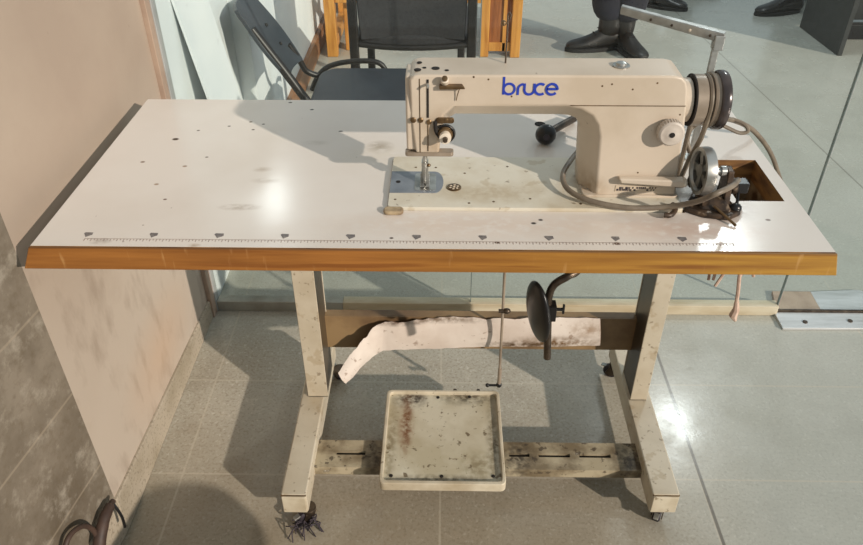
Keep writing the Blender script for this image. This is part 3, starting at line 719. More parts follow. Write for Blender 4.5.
# needle end
bm = new(); prism(bm, rrect(-.043, .034, .153, .170, .005), (0, 0, .8245), (1, 0, 0), (0, 1, 0), (0, 0, .007)); obj('thread_guard', bm, 'hw_grey', sm, bevel=.001)
NX, NY = -.0125, .181
bm = new(); cyl(bm, (NX, NY, .83), (NX, NY, .797), .0036, 14); cyl(bm, (NX, NY, .80), (NX, NY, .792), .0055, 14); tube(bm, [(NX, NY, .795), (NX, NY, .765), (NX, NY, .757)], [.0013, .001, .0004], 8)
nb = obj('needle_bar', bm, 'steel', sm)
bm = new(); ellipsoid(bm, (NX+.006, NY-.003, .796), .004, .003, .003, u=10, v=8); obj('needle_screw', bm, 'brass', nb)
bm = new(); cyl(bm, (NX, NY+.012, .83), (NX, NY+.012, .785), .004, 14); box(bm, NX-.0055, NX+.0055, NY+.004, NY+.017, .775, .798)
pb = obj('presser_bar', bm, 'steel', sm, bevel=.0006)
bm = new()
for s in (-1, 1):
    hexa(bm, [(NX+s*.0047-.0032, NY-.012, BZ+.0035), (NX+s*.0047+.0032, NY-.012, BZ+.0035), (NX+s*.0047+.0032, NY+.012, BZ+.0005), (NX+s*.0047-.0032, NY+.012, BZ+.0005),
              (NX+s*.0047-.0032, NY-.013, BZ+.0055), (NX+s*.0047+.0032, NY-.013, BZ+.0055), (NX+s*.0047+.0032, NY+.012, BZ+.0035), (NX+s*.0047-.0032, NY+.012, BZ+.0035)])
box(bm, NX-.0075, NX+.0075, NY+.004, NY+.012, BZ+.002, BZ+.020)
obj('presser_foot', bm, 'steel', pb, bevel=.0006)
# plates on the bed
sp = rrect(-.0708, -.010, .156, .229, .001, 2)
poly = [(-.0708, .156), (.004, .156)]+[(.004+.0145*math.sin(math.radians(a)), .1925-.0365*math.cos(math.radians(a))) for a in range(10, 175, 15)]+[(.004, .229), (-.0708, .229)]
bm = new(); prism(bm, poly, (0, 0, BZ-.0005), (1, 0, 0), (0, 1, 0), (0, 0, .0013)); sl = obj('slide_plate', bm, 'plate_steel', sm, label='bluish steel slide plate under the needle')
bm = new(); prism(bm, rrect(-.030, .006, .163, .222, .006), (0, 0, BZ+.0007), (1, 0, 0), (0, 1, 0), (0, 0, .0006)); obj('needle_plate', bm, 'steel', sl)
bm = new(); box(bm, NX-.004, NX-.002, .17, .2, BZ+.0012, BZ+.0016); box(bm, NX+.002, NX+.004, .17, .2, BZ+.0012, BZ+.0016); obj('feed_slot', bm, 'dark_hole', sl, smooth=False)
bm = new(); lathe(bm, (-.058, .192, BZ+.0006), (0, 0, 1), [(0, .004), (.0008, .004), (.001, .002)], 12); obj('screw', bm, 'dark_hole', sl)
bm = new(); lathe(bm, (.036, .175, BZ-.0005), (0, 0, 1), [(0, .0125), (.0015, .0125), (.002, .0115)], 28); em = obj('round_badge', bm, 'brass', bed, label='small round metal badge on the bed')
bm = new()
for a in (20, 80, 140, 200, 260, 320):
    p = Vector((.036+.0065*math.cos(math.radians(a)), .175+.0065*math.sin(math.radians(a)), BZ+.0016)); ellipsoid(bm, p, .0022, .0022, .0006, u=8, v=6)
ellipsoid(bm, (.036, .175, BZ+.0016), .0026, .0026, .0007, u=8, v=6)
obj('badge_relief', bm, 'sticker', em)
for x, y in ((-.06, .135), (.055, .225), (.06, .125), (.16, .14), (-.03, .245), (.13, .25), (.005, .245), (.10, .13), (.24, .125)):
    bm = new(); lathe(bm, (x, y, BZ-.0004), (0, 0, 1), [(0, .0022), (.0007, .0022), (.0009, .0012)], 10); obj('bed_screw', bm, 'brass', bed)
# corner cushion under the front left corner of the bed
bm = new(); prism(bm, rrect(-.077, -.045, .094, .112, .007), (0, 0, T+.0002), (1, 0, 0), (0, 1, 0), (0, 0, .0075))
obj('corner_cushion', bm, 'box_in', bed, bevel=.003, seg=3)
bm = new(); tube(bm, [(.385, .118, .7605), (.386, .104, .7595), (.376, .090, .758), (.366, .089, .758)], .0045, 10, smooth=4); obj('hinge_hook', bm, 'grease', bed)

# ------------------------------------------------------------------ bobbin winder beside the machine
bw = thing('bobbin_winder', 'oily metal bobbin winder with spoked wheel screwed beside the handwheel', 'bobbin winder', (.45, .15, T))
wc = at(698, 171, 'y', .132)
bm = new(); wr = .0375
lathe(bm, wc, (1, .06, -.03), [(.004, wr-.008), (.0, wr-.006), (0, wr), (.012, wr+.001), (.016, wr), (.016, wr-.008), (.004, wr-.008)], 40, closed=False)
wh = obj('winder_wheel', bm, 'steel', bw, label='spoked steel friction wheel')
bm = new(); ax = Vector((1, .06, -.03)).normalized(); a_, b_ = frame_of(ax)
lathe(bm, wc+ax*.002, ax, [(0, .003), (0, .011), (.012, .011), (.012, .004)], 24)
for k in range(5):
    t = 2*PI*k/5+.3; dr_ = a_*math.cos(t)+b_*math.sin(t); pr = ax.cross(dr_)
    p0, p1 = wc+ax*.005+dr_*.009, wc+ax*.005+dr_*(wr-.005)
    hexa(bm, [p0-pr*.0045, p1-pr*.007, p1+pr*.007, p0+pr*.0045, p0-pr*.0045+ax*.006, p1-pr*.007+ax*.006, p1+pr*.007+ax*.006, p0+pr*.0045+ax*.006])
obj('spokes', bm, 'steel', wh)
bm = new(); lathe(bm, wc+ax*.010, ax, [(0, wr-.008), (.002, wr-.008)], 30); obj('wheel_web', bm, 'dark_hole', wh)  # dark disc behind the spokes, so the holes look shaded
bm = new(); cyl(bm, wc+ax*.012, wc+ax*.045, .0052, 14); lathe(bm, wc+ax*.036, ax, [(0, .006), (0, .0085), (.008, .0085), (.008, .005)], 18); obj('spindle', bm, 'steel', bw)
bm = new(); prism(bm, [(.402, .112), (.43, .092), (.466, .084), (.49, .10), (.483, .135), (.478, .185), (.455, .19), (.43, .165)], (0, 0, T), (1, 0, 0), (0, 1, 0), (0, 0, .010))
hexa(bm, [(.425, .105, T+.008), (.475, .095, T+.008), (.475, .135, T+.008), (.425, .15, T+.008), (.435, .118, T+.022), (.465, .11, T+.022), (.468, .13, T+.024), (.435, .14, T+.026)])
bs = obj('winder_base', bm, 'grease', bw, bevel=.004, seg=3)
bm = new(); prism(bm, [(.11, T+.008), (.155, T+.008), (.152, T+.05), (.142, T+.068), (.124, T+.066), (.116, T+.03)], (.4635, 0, 0), (0, 1, 0), (0, 0, 1), (.010, 0, 0))
tube(bm, [(.47, .136, T+.045), (.482, .140, T+.036), (.488, .145, T+.02)], .008, 10, smooth=4); obj('winder_arm', bm, 'grease', bw, bevel=.002)
bm = new(); box(bm, .489, .510, .140, .162, T+.018, T+.036); tube(bm, [(.474, .152, T+.026), (.492, .151, T+.027)], .006, 10); obj('trip_latch', bm, 'black', bw, bevel=.003)
bm = new(); tube(bm, [(.496, .147, T+.024), (.491, .128, T+.012), (.484, .112, T+.009)], .0026, 8); ellipsoid(bm, (.482, .108, T+.010), .010, .009, .009, u=14, v=10); obj('adjusting_screw', bm, 'black', bw)
bm = new(); tube(bm, [(.446, .104, T+.016), (.462, .083, T+.008), (.472, .068, T+.003)], .0022, 8); obj('thread_lever', bm, 'brass', bw)
bm = new(); tube(bm, [(.428, .160, T+.026), (.430, .140, T+.020), (.434, .108, T+.018)], .006, 10, smooth=4); ellipsoid(bm, (.424, .164, T+.028), .007, .010, .012); obj('winder_lug', bm, 'grease', bw)

# ------------------------------------------------------------------ things on the table
hr = thing('head_rest', 'black ball knob on a short dark stick standing behind the machine arm', 'knob', (.208, .36, T))
bm = new(); ellipsoid(bm, (.207, .352, T+.019), .0195, .0175, .019); obj('knob', bm, 'black', hr)
bm = new(); lathe(bm, (.2065, .3355, T+.021), (0, -1, .25), [(0, .006), (.0015, .006), (.002, .003)], 16); obj('knob_tip', bm, 'black_rubber', hr)
bm = new(); tube(bm, [(.212, .36, T+.018), (.245, .405, T+.014), (.272, .445, T+.008)], .0075, 10); obj('stick', bm, 'dark_steel', hr)
bm = new(); lathe(bm, (.2065, .437, T-.001), (0, 0, 1), [(0, .0105), (.0018, .0105), (.0022, .008), (.0012, .004)], 20)
tag(obj('hole_plug', bm, 'dark_hole', loc=(.2065, .437, T)), 'small dark round plug in the tabletop behind the black knob', 'plug')
ss = thing('spool_stand', 'bent grey metal strap arm rising behind the handwheel', 'stand', (.468, .30, T))
bm = new(); hexa(bm, [(.4585, .296, T), (.4695, .296, T), (.4695, .303, T), (.4585, .303, T), (.4555, .289, .972), (.4665, .289, .972), (.4665, .296, .972), (.4555, .296, .972)])
box(bm, .45, .478, .288, .312, T, T+.004)
obj('post', bm, 'steel', ss, bevel=.001)
a0, a1 = at(722, 30, 'z', .992), at(628, 8.5, 'z', .992)
a0 = Vector((.463, .292, .978)); dirn = (Vector((.323, .350, .999))-a0).normalized(); sd = Vector((-dirn.y, dirn.x, 0)); upv = Vector((0, 0, 1))
L = .172
bm = new()
A = a0-dirn*.008
hexa(bm, [A-sd*.007, A+sd*.007, A+sd*.006+dirn*L, A-sd*.006+dirn*L, A-sd*.007+upv*.003, A+sd*.007+upv*.003, A+sd*.006+dirn*L+upv*.003, A-sd*.006+dirn*L+upv*.003])
for s in (-1, 1):
    q = A+sd*(.0065*s)
    hexa(bm, [q-sd*.0008-upv*.013, q+sd*.0008-upv*.013, q+sd*.0008+dirn*L-upv*.010, q-sd*.0008+dirn*L-upv*.010, q-sd*.0008+upv*.002, q+sd*.0008+upv*.002, q+sd*.0008+dirn*L+upv*.002, q-sd*.0008+dirn*L+upv*.002])
arm = obj('arm', bm, 'steel', ss, bevel=.0008)
for t in (.022, .055, .085, .12):
    bm = new(); q = A+sd*.0074*(-1 if (sd.y > 0) else 1)+dirn*t-upv*.0055
    s_ = -1 if sd.y > 0 else 1
    lathe(bm, q, sd*s_, [(-.001, .0022), (.0015, .0022), (.002, .001)], 10); obj('rivet', bm, 'dark_steel' if t != .055 else 'white_plastic', arm)
bm = new(); c = a0+Vector((0, 0, -.012)); box(bm, c.x-.009, c.x+.007, c.y-.010, c.y+.006, c.z-.014, c.z+.010); obj('hinge_block', bm, 'steel', ss, bevel=.0012)

cz_ = T+.008
pts = [at(592, 128, 'z', cz_+.02), at(582, 146, 'z', cz_+.012), at(571, 160, 'z', cz_+.016), at(563, 174, 'z', cz_+.014), at(566, 187, 'z', cz_+.010), at(580, 197, 'z', cz_+.008), at(603, 204, 'z', cz_+.006), at(632, 208, 'z', cz_+.006),
       at(665, 207, 'z', cz_+.010), at(695, 202, 'z', cz_+.034), at(715, 194, 'z', cz_+.062), at(732, 186, 'z', cz_+.062), at(738, 180, 'z', cz_+.052)]
bm = new(); tube(bm, pts, .0045, 10, smooth=6)
tag(obj('power_cable', bm, 'cable', loc=(.3, .13, T)), 'grey cable looping round the foot of the machine pillar', 'cable')
pts = [at(690, 152, 'y', .262), at(687, 140, 'y', .268), at(692, 127, 'y', .285), at(706, 120, 'y', .279), at(722, 118.5, 'y', .292), at(735, 121, 'y', .36), at(750, 128, 'y', .38), at(762, 140, 'y', .40), at(771, 154, 'y', .42), at(777, 170, 'y', .43), at(781, 190, 'y', .45), at(784, 215, 'y', .46)]
pts = pts[:-1]+[Vector((.668, .46, .62)), Vector((.62, .445, .59)), Vector((.565, .43, .63)), Vector((.545, .42, .706))]
bm = new(); tube(bm, pts, .0046, 10, smooth=6)
tag(obj('motor_cable', bm, 'cable', loc=(.56, .4, T)), 'grey cable arching from behind the handwheel over the right table edge', 'cable')
pts = [at(716, 122, 'y', .34), at(728, 128, 'y', .34), at(740, 133, 'y', .34), at(748, 131, 'y', .34), at(744, 124, 'y', .345), at(732, 119, 'y', .35)]
bm = new(); tube(bm, pts, .0036, 8, smooth=6)
tag(obj('cable_tail', bm, 'cable', loc=(.55, .34, T)), 'small loose cable loop behind the handwheel above the table', 'cable')

# string and rag under the right end of the table
st = thing('string_tuft', 'frayed pale string and dark red rag hanging under the right end of the table', 'string', (.51, .10, T-.04))
bm = new()
tube(bm, [(.512, .10, .708), (.514, .10, .66), (.517, .10, .63), (.522, .10, .60), (.525, .10, .575)], .0034, 8, smooth=4)
tube(bm, [(.525, .10, .578), (.528, .10, .56), (.526, .10, .548), (.532, .10, .536)], [.004, .006, .0075, .003], 8)
obj('string', bm, 'string', st)
bm = new()
for k in range(10):
    a = Vector((.47+.008*k, .09+random.uniform(-.01, .02), .708)); tube(bm, [a, a+Vector((random.uniform(-.015, .015), random.uniform(-.01, .01), -.024)), a+Vector((random.uniform(-.03, .03), random.uniform(-.01, .01), random.uniform(-.082, -.058)))], .0026, 6, smooth=3)
obj('fringe', bm, 'string', st)
bm = new()
for k in range(5):
    a = Vector((.475+.010*k, .10, .708)); tube(bm, [a, a+Vector((random.uniform(-.01, .01), 0, -.026)), a+Vector((random.uniform(-.02, .02), 0, -.066))], .005, 6, smooth=3)
obj('rag', bm, 'rag', st)

# brown cord at the foot of the tiled wall
def on_tiles(u, v, off):
    d = fw + rt*((u-CX)/F) - up*((v-CY)/F)
    return CAM + d*((-.6549+off-CAM.x+.14*CAM.y)/(d.x-.14*d.y))
pts = [on_tiles(u, v, .02) for u, v in ((64, 556), (67, 541), (74, 531), (84, 526), (93, 530), (97, 541), (94, 556))]
bm = new(); tube(bm, pts, .0050, 10, smooth=6)
tube(bm, [on_tiles(99, 556, .026), on_tiles(100, 538, .026), on_tiles(104, 520, .024), on_tiles(109, 508, .022), on_tiles(113, 501, .020)], [.012, .012, .011, .010, .006], 10, smooth=5)
cd_ = tag(obj('cord', bm, 'cord_brown', loc=(-.68, -.01, .03)), 'brown cord loop lying against the skirting of the tiled wall', 'cord')
bm = new(); tube(bm, [on_tiles(112, 502, .022), on_tiles(117, 509, .03), on_tiles(122, 517, .036), on_tiles(125, 527, .036)], .003, 8, smooth=5); obj('strand', bm, 'black', cd_)

# stool added below the frame as a guess, to cast the rounded floor shadow
so = thing('stool', 'round wooden stool pulled out in front of the table', 'stool', (.275, -.735, 0))
bm = new(); lathe(bm, (.275, -.735, .43), (0, 0, 1), [(0, .165), (.004, .172), (.026, .172), (.030, .166)], 40); obj('seat', bm, 'oak', so)
for a in (45, 135, 225, 315):
    cx_, sx_ = math.cos(math.radians(a)), math.sin(math.radians(a))
    bm = new(); tube(bm, [(  .275+.12*cx_, -.735+.12*sx_, .432), (.275+.17*cx_, -.735+.17*sx_, 0)], [.016, .013], 12); obj('leg', bm, 'oak', so)
# ------------------------------------------------------------------ beyond the glass
by = 1.17
bm = new(); xb = lambda z: -.619-(z-.668)*.168
z0, z1, ya = .08, .88, .93
hexa(bm, [(xb(z0), ya, z0), (xb(z0)+.006, ya, z0), (xb(z0)+.006, by, z0), (xb(z0), by, z0), (xb(z1), ya, z1), (xb(z1)+.006, ya, z1), (xb(z1)+.006, by, z1), (xb(z1), by, z1)])
bd = tag(obj('white_board', bm, 'board', loc=(-.55, 1.05, 0)), 'large white sheet leaning on the white wall behind the glass', 'board')
for y in (1.055, 1.135):
    bm = new(); box(bm, xb(z0)-.02, xb(z0)+.03, y-.012, y+.022, 0, z0); obj('support_block', bm, 'skirt_wood', bd, bevel=.002)

# charcoal plastic chair seen from the side, facing right
c1 = thing('plastic_chair', 'charcoal plastic chair facing right with its backrest turned edge on', 'chair', (-.2, 1.38, 0))
bm = new()
bl, tl = Vector((-.449, 0, .525)), Vector((-.556, 0, .690))
rows = []
for t in [i/10 for i in range(-1, 13)]:
    p = bl.lerp(tl, t); w = (.100+.015*math.sin(PI*min(max(t, 0), 1)))*(.93 if t in (-.1, 1.2) else 1)
    rows.append([(p.x-.020*(1-(s)**2), 1.345+s*w, p.z) for s in (-1, -.75, -.5, -.25, 0, .25, .5, .75, 1)])
nv = Vector((.86, 0, .5))*.012
fr = [[bm.verts.new(p) for p in r] for r in rows]; bk = [[bm.verts.new(Vector(p)-nv) for p in r] for r in rows]
for i in range(len(rows)-1):
    for j in range(8):
        bm.faces.new((fr[i][j], fr[i][j+1], fr[i+1][j+1], fr[i+1][j])); bm.faces.new((bk[i][j], bk[i+1][j], bk[i+1][j+1], bk[i][j+1]))
    for j in (0, 8): bm.faces.new((fr[i][j], fr[i+1][j], bk[i+1][j], bk[i][j]))
for i in (0, len(rows)-1):
    for j in range(8): bm.faces.new((fr[i][j], bk[i][j], bk[i][j+1], fr[i][j+1]))
br_ = obj('backrest', bm, 'chair_plastic', c1, bevel=.002)
for s, t in ((-.05, .3), (-.05, .65), (.05, .3), (.05, .65)):
    bm = new(); p = bl.lerp(tl, t)+Vector((-.017, 0, 0)); p.y = 1.345+s; ellipsoid(bm, p+nv*.15, .006, .006, .006, u=10, v=8)
    obj('screw', bm, 'black', br_)
bm = new(); prism(bm, rrect(-.392, .03, 1.17, 1.495, .07), (0, 0, .432), (1, 0, 0), (0, 1, 0), (0, 0, .030)); obj('seat', bm, 'chair_seat', c1, bevel=.012, seg=3)
bm = new(); tube(bm, [(-.545, 1.255, .665), (-.462, 1.25, .54), (-.405, 1.24, .455), (-.375, 1.235, .405)], .014, 10); obj('back_tube', bm, 'tube_black', c1)
bm = new(); tube(bm, [(-.480, 1.43, .56), (-.452, 1.44, .505), (-.435, 1.45, .465), (-.40, 1.46, .445)], .010, 10, smooth=4); obj('back_tube', bm, 'tube_black', c1)
bm = new(); tube(bm, [at(312, 90, 'y', 1.54), at(317, 78, 'y', 1.54), at(326, 68, 'y', 1.54), at(340, 63, 'y', 1.54), at(358, 61, 'y', 1.54), at(374, 61.5, 'y', 1.54), at(382, 65, 'y', 1.54), at(386, 71, 'y', 1.54)], .009, 10, smooth=5); obj('side_tube', bm, 'tube_black', c1)
for x, y in ((-.375, 1.235), (-.375, 1.50), (.0, 1.22), (.0, 1.50)):
    bm = new(); tube(bm, [(x, y, .43), (x+(-.02 if x < -.2 else .02), y, .0)], .012, 10); obj('leg', bm, 'tube_black', c1)

# black fabric chair behind it, turned to the desk
c2 = thing('fabric_chair', 'black fabric chair standing with its back to the glass, in front of the wooden desk', 'chair', (-.1, 1.98, 0))
bm = new(); rows = []
for i in range(9):
    z = .455+.045*i; w = .198-.004*abs(i-4)*(.5)
    rows.append([(-.098+s*w, 1.775-.03*(1-s*s)*0+.025*(1-s*s)+.10*(z-.45)*-.2, z) for s in (-1, -.6, -.2, .2, .6, 1)])
fr = [[bm.verts.new(p) for p in r] for r in rows]; bk = [[bm.verts.new((p[0], p[1]+.03, p[2])) for p in r] for r in rows]
for i in range(8):
    for j in range(5):
        bm.faces.new((fr[i][j], fr[i][j+1], fr[i+1][j+1], fr[i+1][j])); bm.faces.new((bk[i][j], bk[i+1][j], bk[i+1][j+1], bk[i][j+1]))
    for j in (0, 5): bm.faces.new((fr[i][j], fr[i+1][j], bk[i+1][j], bk[i][j]))
for i in (0, 8):
    for j in range(5): bm.faces.new((fr[i][j], bk[i][j], bk[i][j+1], fr[i][j+1]))
obj('backrest', bm, 'fabric', c2, bevel=.006)
bm = new(); prism(bm, rrect(-.31, .115, 1.79, 2.2, .04), (0, 0, .425), (1, 0, 0), (0, 1, 0), (0, 0, .045)); obj('seat', bm, 'fabric', c2, bevel=.015, seg=3)
bm = new(); tube(bm, [(-.30, 1.782, .44), (-.2, 1.775, .432), (-.1, 1.772, .430), (.0, 1.775, .432), (.11, 1.782, .44)], .011, 10, smooth=3); obj('back_rail', bm, 'tube_black', c2)
for x in (-.312, .117):
    bm = new(); box(bm, x-.017, x+.017, 1.765, 1.79, 0, .86); obj('leg', bm, 'tube_black', c2, bevel=.006)
for x in (-.287, .088):
    bm = new(); box(bm, x-.015, x+.015, 2.13, 2.16, 0, .43); obj('leg', bm, 'tube_black', c2, bevel=.006)

# wooden desk
dk = thing('wooden_desk', 'orange wooden desk behind the black fabric chair', 'desk', (-.05, 3.1, 0))
bm = new(); box(bm, -.62, .46, 2.82, 3.45, .72, .75); obj('desk_top', bm, 'oak', dk, bevel=.004)
for x0, x1, y0, y1 in ((-.585, -.53, 2.85, 2.90), (-.50, -.455, 2.95, 3.0), (-.585, -.53, 3.36, 3.41), (.355, .405, 2.85, 2.90), (.355, .405, 3.36, 3.41), (.20, .245, 2.86, 2.90)):
    bm = new(); box(bm, x0, x1, y0, y1, 0, .72); obj('leg', bm, 'oak', dk, bevel=.004)
bm = new(); box(bm, -.58, -.535, 2.9, 3.36, .03, .08); box(bm, -.53, .2, 2.865, 2.885, .27, .33); obj('rail', bm, 'oak', dk, bevel=.003)
bm = new(); box(bm, .245, .355, 2.872, 2.89, .03, .70); box(bm, .375, .39, 2.90, 3.36, .03, .70); p_ = obj('panel', bm, 'oak_panel', dk, bevel=.002)
bm = new(); box(bm, .245, .355, 2.862, 2.874, .03, .075); box(bm, .312, .33, 2.862, 2.874, .03, .70); obj('panel_trim', bm, 'oak', p_, bevel=.002)

# dark desk at the far right
dd = thing('dark_desk', 'dark grey panelled desk at the top right beyond the glass door', 'desk', (2.3, 3.1, 0))
bm = new(); hexa(bm, [(2.03, 3.36, 0), (2.05, 2.90, 0), (2.075, 2.90, 0), (2.055, 3.36, 0), (2.03, 3.36, .72), (2.05, 2.90, .72), (2.075, 2.90, .72), (2.055, 3.36, .72)]); obj('side_panel', bm, 'desk_dark', dd, bevel=.002)
bm = new(); box(bm, 2.98, 3.0, 2.9, 3.36, 0, .72); obj('side_panel', bm, 'desk_dark', dd, bevel=.002)
bm = new(); box(bm, 2.06, 2.99, 3.30, 3.32, .06, .72); obj('back_panel', bm, 'desk_dark', dd, bevel=.002)
bm = new(); box(bm, 2.0, 3.03, 2.86, 3.40, .72, .745); obj('desk_top', bm, 'desk_dark', dd, bevel=.003)
bm = new(); box(bm, 2.12, 2.6, 3.15, 3.20, 0, .08); obj('foot_rail', bm, 'black', dd, bevel=.004)

# ------------------------------------------------------------------ people standing beyond the glass
def skin_mesh(name, verts, edges, radii, m, parent, root=0, sub=2):
    off = world_loc(parent)
    me = bpy.data.meshes.new(name); me.from_pydata([Vector(v)-off for v in verts], edges, []); me.materials.append(MT[m])
    o = bpy.data.objects.new(name, me); COL.objects.link(o); o.parent = parent
    o.modifiers.new('skin', 'SKIN').use_smooth_shade = True
    for i, sv in enumerate(me.skin_vertices[0].data):
        r = radii[i]; sv.radius = r if isinstance(r, tuple) else (r, r); sv.use_root = (i == root)
    s = o.modifiers.new('sub', 'SUBSURF'); s.levels = s.render_levels = sub
    return o
def boot(parent, ankle, yaw, m='leather', s=1.0, shaft=.17):
    """ankle: ground point under the ankle; yaw: direction of the toe"""
    f = Vector((math.cos(yaw), math.sin(yaw), 0)); sd = Vector((-math.sin(yaw), math.cos(yaw), 0)); A = Vector((ankle[0], ankle[1], 0))
    bm = new(); prev = None
    secs = [(-.075, .018, .026, .065), (-.068, .018, .034, .10), (-.04, .018, .038, .125), (.0, .018, .039, .125), (.045, .018, .040, .105), (.09, .018, .046, .078), (.14, .018, .049, .060), (.175, .018, .046, .054), (.20, .018, .036, .046), (.215, .018, .018, .034)]
    for (d_, z0, w, h) in secs:
        rg = []
        for i in range(12):
            a = 2*PI*i/12; c_, s_ = math.cos(a), math.sin(a)
            zz = (z0+h)/2+(h-z0)/2*max(-1, min(1, s_*1.25)); ww = w*(c_*1.05 if s_ < 0 else c_*(1-.25*s_))
            rg.append(bm.verts.new(A+f*(d_*s)+sd*(ww*s)+Vector((0, 0, zz*s))))
        if prev: bridge(bm, prev, rg)
        else: bm.faces.new(rg[::-1])
        prev = rg
    bm.faces.new(prev)
    rg0 = None
    for (z, rx, ry, o_) in ((.07, .062, .042, -.006), (.11, .064, .050, -.008), (.15, .066, .054, -.010), (shaft+.05, .068, .058, -.012)):
        rg = ring(bm, A+f*o_*s+Vector((0, 0, z*s)), f, sd, rx*s, 14, ry*s)
        if rg0: bridge(bm, rg0, rg)
        else: bm.faces.new(rg[::-1])
        rg0 = rg
    bm.faces.new(rg0)
    o = obj('boot', bm, m, parent, sub=1)
    bm = new(); out = []
    for i in range(28):
        t = 2*PI*i/28; x = .07+.150*math.cos(t); w = (.046+.008*math.cos(t))*math.sin(t)
        out.append((x, w))
    prism(bm, [(x*s, y*s) for x, y in out], A, f, sd, (0, 0, .020)); obj('boot_sole', bm, 'sole', o, bevel=.003)
    bm = new()
    for k in range(4):
        c = A+f*(.075-.022*k)*s+Vector((0, 0, (.088+.020*k)*s)); tube(bm, [c-sd*.018*s, c+Vector((0, 0, .004)), c+sd*.018*s], .003, 6)
    obj('laces', bm, 'sole', o)
    return o
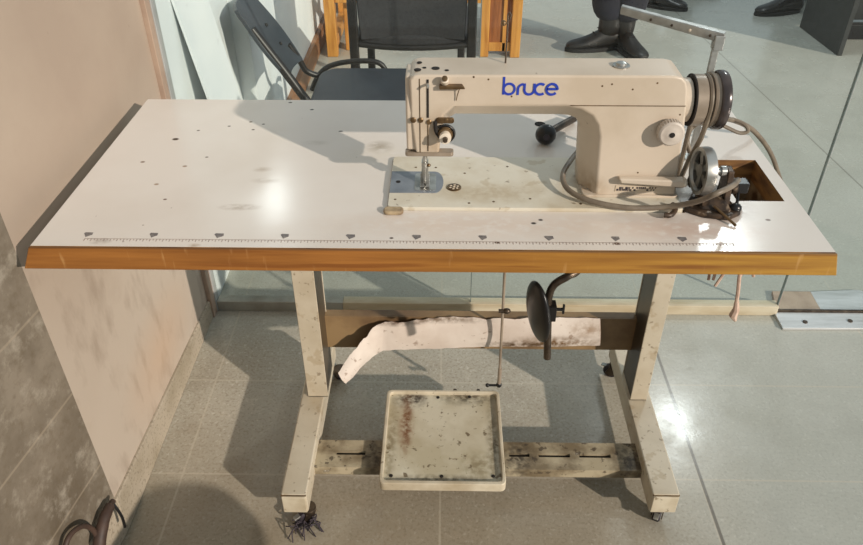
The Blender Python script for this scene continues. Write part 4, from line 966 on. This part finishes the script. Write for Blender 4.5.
def person(label, feet, facing, shirt='shirt', bm_='leather', boots_shaft=.17):
    (ax_, ay_, ayaw), (bx2, by2, byaw) = feet
    cx_, cy_ = (ax_+bx2)/2, (ay_+by2)/2
    p = thing('person', label, 'person', (cx_, cy_, 0))
    f = Vector((math.cos(facing), math.sin(facing), 0)); l = Vector((-f.y, f.x, 0)); c = Vector((cx_, cy_, 0)); U = Vector((0, 0, 1))
    def P(a, b, z): return c+f*a+l*b+U*z
    A0, B0 = Vector((ax_, ay_, .10)), Vector((bx2, by2, .10))
    if (A0-c).dot(l) < (B0-c).dot(l): A0, B0 = B0, A0
    pel = P(0, 0, .93); hipA, hipB = P(0, .09, .88), P(0, -.09, .88)
    knA, knB = A0.lerp(hipA, .5)+f*.03, B0.lerp(hipB, .5)+f*.03; knA.z = knB.z = .50
    V = [pel, hipA, knA, A0, hipB, knB, B0, P(-.01, 0, 1.12), P(0, 0, 1.32), P(0, 0, 1.44), P(.02, 0, 1.53), P(.03, 0, 1.61), P(.02, 0, 1.70)]
    E_ = [(0, 1), (1, 2), (2, 3), (0, 4), (4, 5), (5, 6), (0, 7), (7, 8), (8, 9), (9, 10), (10, 11), (11, 12)]
    R_ = [(.13, .10), .085, .058, .042, .085, .058, .042, (.13, .10), (.15, .11), .06, .058, (.075, .09), (.06, .075)]
    for s in (1, -1):
        b = len(V)
        V += [P(0, s*.18, 1.38), P(-.03, s*.23, 1.12), P(.06, s*.23, .88), P(.08, s*.225, .80)]; R_ += [.05, .042, .028, (.018, .034)]
        E_ += [(8, b), (b, b+1), (b+1, b+2), (b+2, b+3)]
        for k, (dx, ln) in enumerate(((.028, .065), (.010, .075), (-.010, .07), (-.026, .055))):
            i = len(V); V += [P(.085+dx, s*.222, .765), P(.09+dx, s*.215, .765-ln*.55), P(.085+dx*.9, s*.205, .765-ln)]; R_ += [.010, .009, .008]
            E_ += [(b+3, i), (i, i+1), (i+1, i+2)]
        i = len(V); V += [P(.115, s*.20, .80), P(.128, s*.195, .765)]; R_ += [.011, .009]; E_ += [(b+3, i), (i, i+1)]
    body_ = skin_mesh('body', V, E_, R_, 'skin', p)
    hem = .135
    hA, hB = A0.copy(), B0.copy(); hA.z = hB.z = hem
    m1A, m1B = hA.lerp(knA, .5), hB.lerp(knB, .5)
    skin_mesh('trousers', [P(0, 0, 1.0), pel, hipA, knA, m1A, hA, hipB, knB, m1B, hB], [(0, 1), (1, 2), (2, 3), (3, 4), (4, 5), (1, 6), (6, 7), (7, 8), (8, 9)],
              [(.16, .12), (.16, .125), .11, .105, .102, .10, .11, .105, .102, .10], 'trousers', p, 1)
    V = [P(0, 0, .96), P(-.01, 0, 1.14), P(0, 0, 1.33), P(0, 0, 1.44)]; E_ = [(0, 1), (1, 2), (2, 3)]; R_ = [(.165, .13), (.155, .12), (.165, .125), .07]
    for s in (1, -1):
        b = len(V); V += [P(0, s*.19, 1.38), P(-.03, s*.235, 1.12), P(.05, s*.232, .92)]; R_ += [.065, .055, .042]; E_ += [(2, b), (b, b+1), (b+1, b+2)]
    skin_mesh('shirt', V, E_, R_, shirt, p, 1)
    bm = new(); ellipsoid(bm, P(.005, 0, 1.69), .092, .082, .085); obj('hair', bm, 'hair', p)
    bm = new()
    for s in (1, -1): ellipsoid(bm, P(.108, s*.03, 1.645), .010, .012, .007, u=10, v=8)
    obj('eyes', bm, 'hair', p)
    for (x, y, yw) in feet: boot(p, (x, y), yw, bm_, 1.02, boots_shaft)
    return p
person('person in navy trousers and dark ankle boots, standing behind the machine arm beyond the glass',
       ((.872, 2.985, math.radians(188)), (.955, 2.985, math.radians(-70))), math.radians(-125), bm_='leather_brown')
person('person in black shoes at the top edge, behind the metal strap arm', ((1.27, 3.74, math.radians(-25)), (1.58, 4.06, math.radians(-10))), math.radians(-20))
person('person in polished black shoes beside the dark desk at top right', ((2.06, 3.62, math.radians(194)), (2.32, 3.95, math.radians(200))), math.radians(195))

# ------------------------------------------------------------------ light
def lamp(name, kind, loc, energy, col, size=.1, target=None, sy=None):
    ld = bpy.data.lights.new(name, kind); ld.energy = energy; ld.color = col
    o = bpy.data.objects.new(name, ld); COL.objects.link(o); o.location = loc
    if kind == 'AREA':
        ld.shape = 'RECTANGLE' if sy else 'DISK'; ld.size = size
        if sy: ld.size_y = sy
    else: ld.shadow_soft_size = size
    if target is not None: o.rotation_euler = (Vector(target)-Vector(loc)).to_track_quat('-Z', 'Y').to_euler()
    return o
def sun(name, d, strength, col, angle):
    ld = bpy.data.lights.new(name, 'SUN'); ld.energy = strength; ld.color = col; ld.angle = math.radians(angle)
    o = bpy.data.objects.new(name, ld); COL.objects.link(o); o.location = Vector(d)*3
    o.rotation_euler = (-Vector(d)).to_track_quat('-Z', 'Y').to_euler()
sun('room_lamp', (1.80, -1.58, 1.0), 3.65, (1.0, .89, .775), .9)
lamp('ceiling_lamp', 'AREA', (-1.09, 3.34, 2.65), 4.5, (.93, .98, 1.0), .12, (-1.09, 3.34, 0))
lamp('ceiling_lamp', 'AREA', (1.62, 2.75, 2.65), 20, (.93, .98, 1.0), .30, (1.62, 2.75, 0))
w = bpy.data.worlds.new('world'); sc.world = w; w.use_nodes = True
bg = w.node_tree.nodes['Background']; bg.inputs[0].default_value = (.80, .93, 1.0, 1); bg.inputs[1].default_value = .47
sc.view_settings.view_transform = 'Standard'; sc.view_settings.look = 'None'; sc.view_settings.exposure = 0; sc.view_settings.gamma = 1
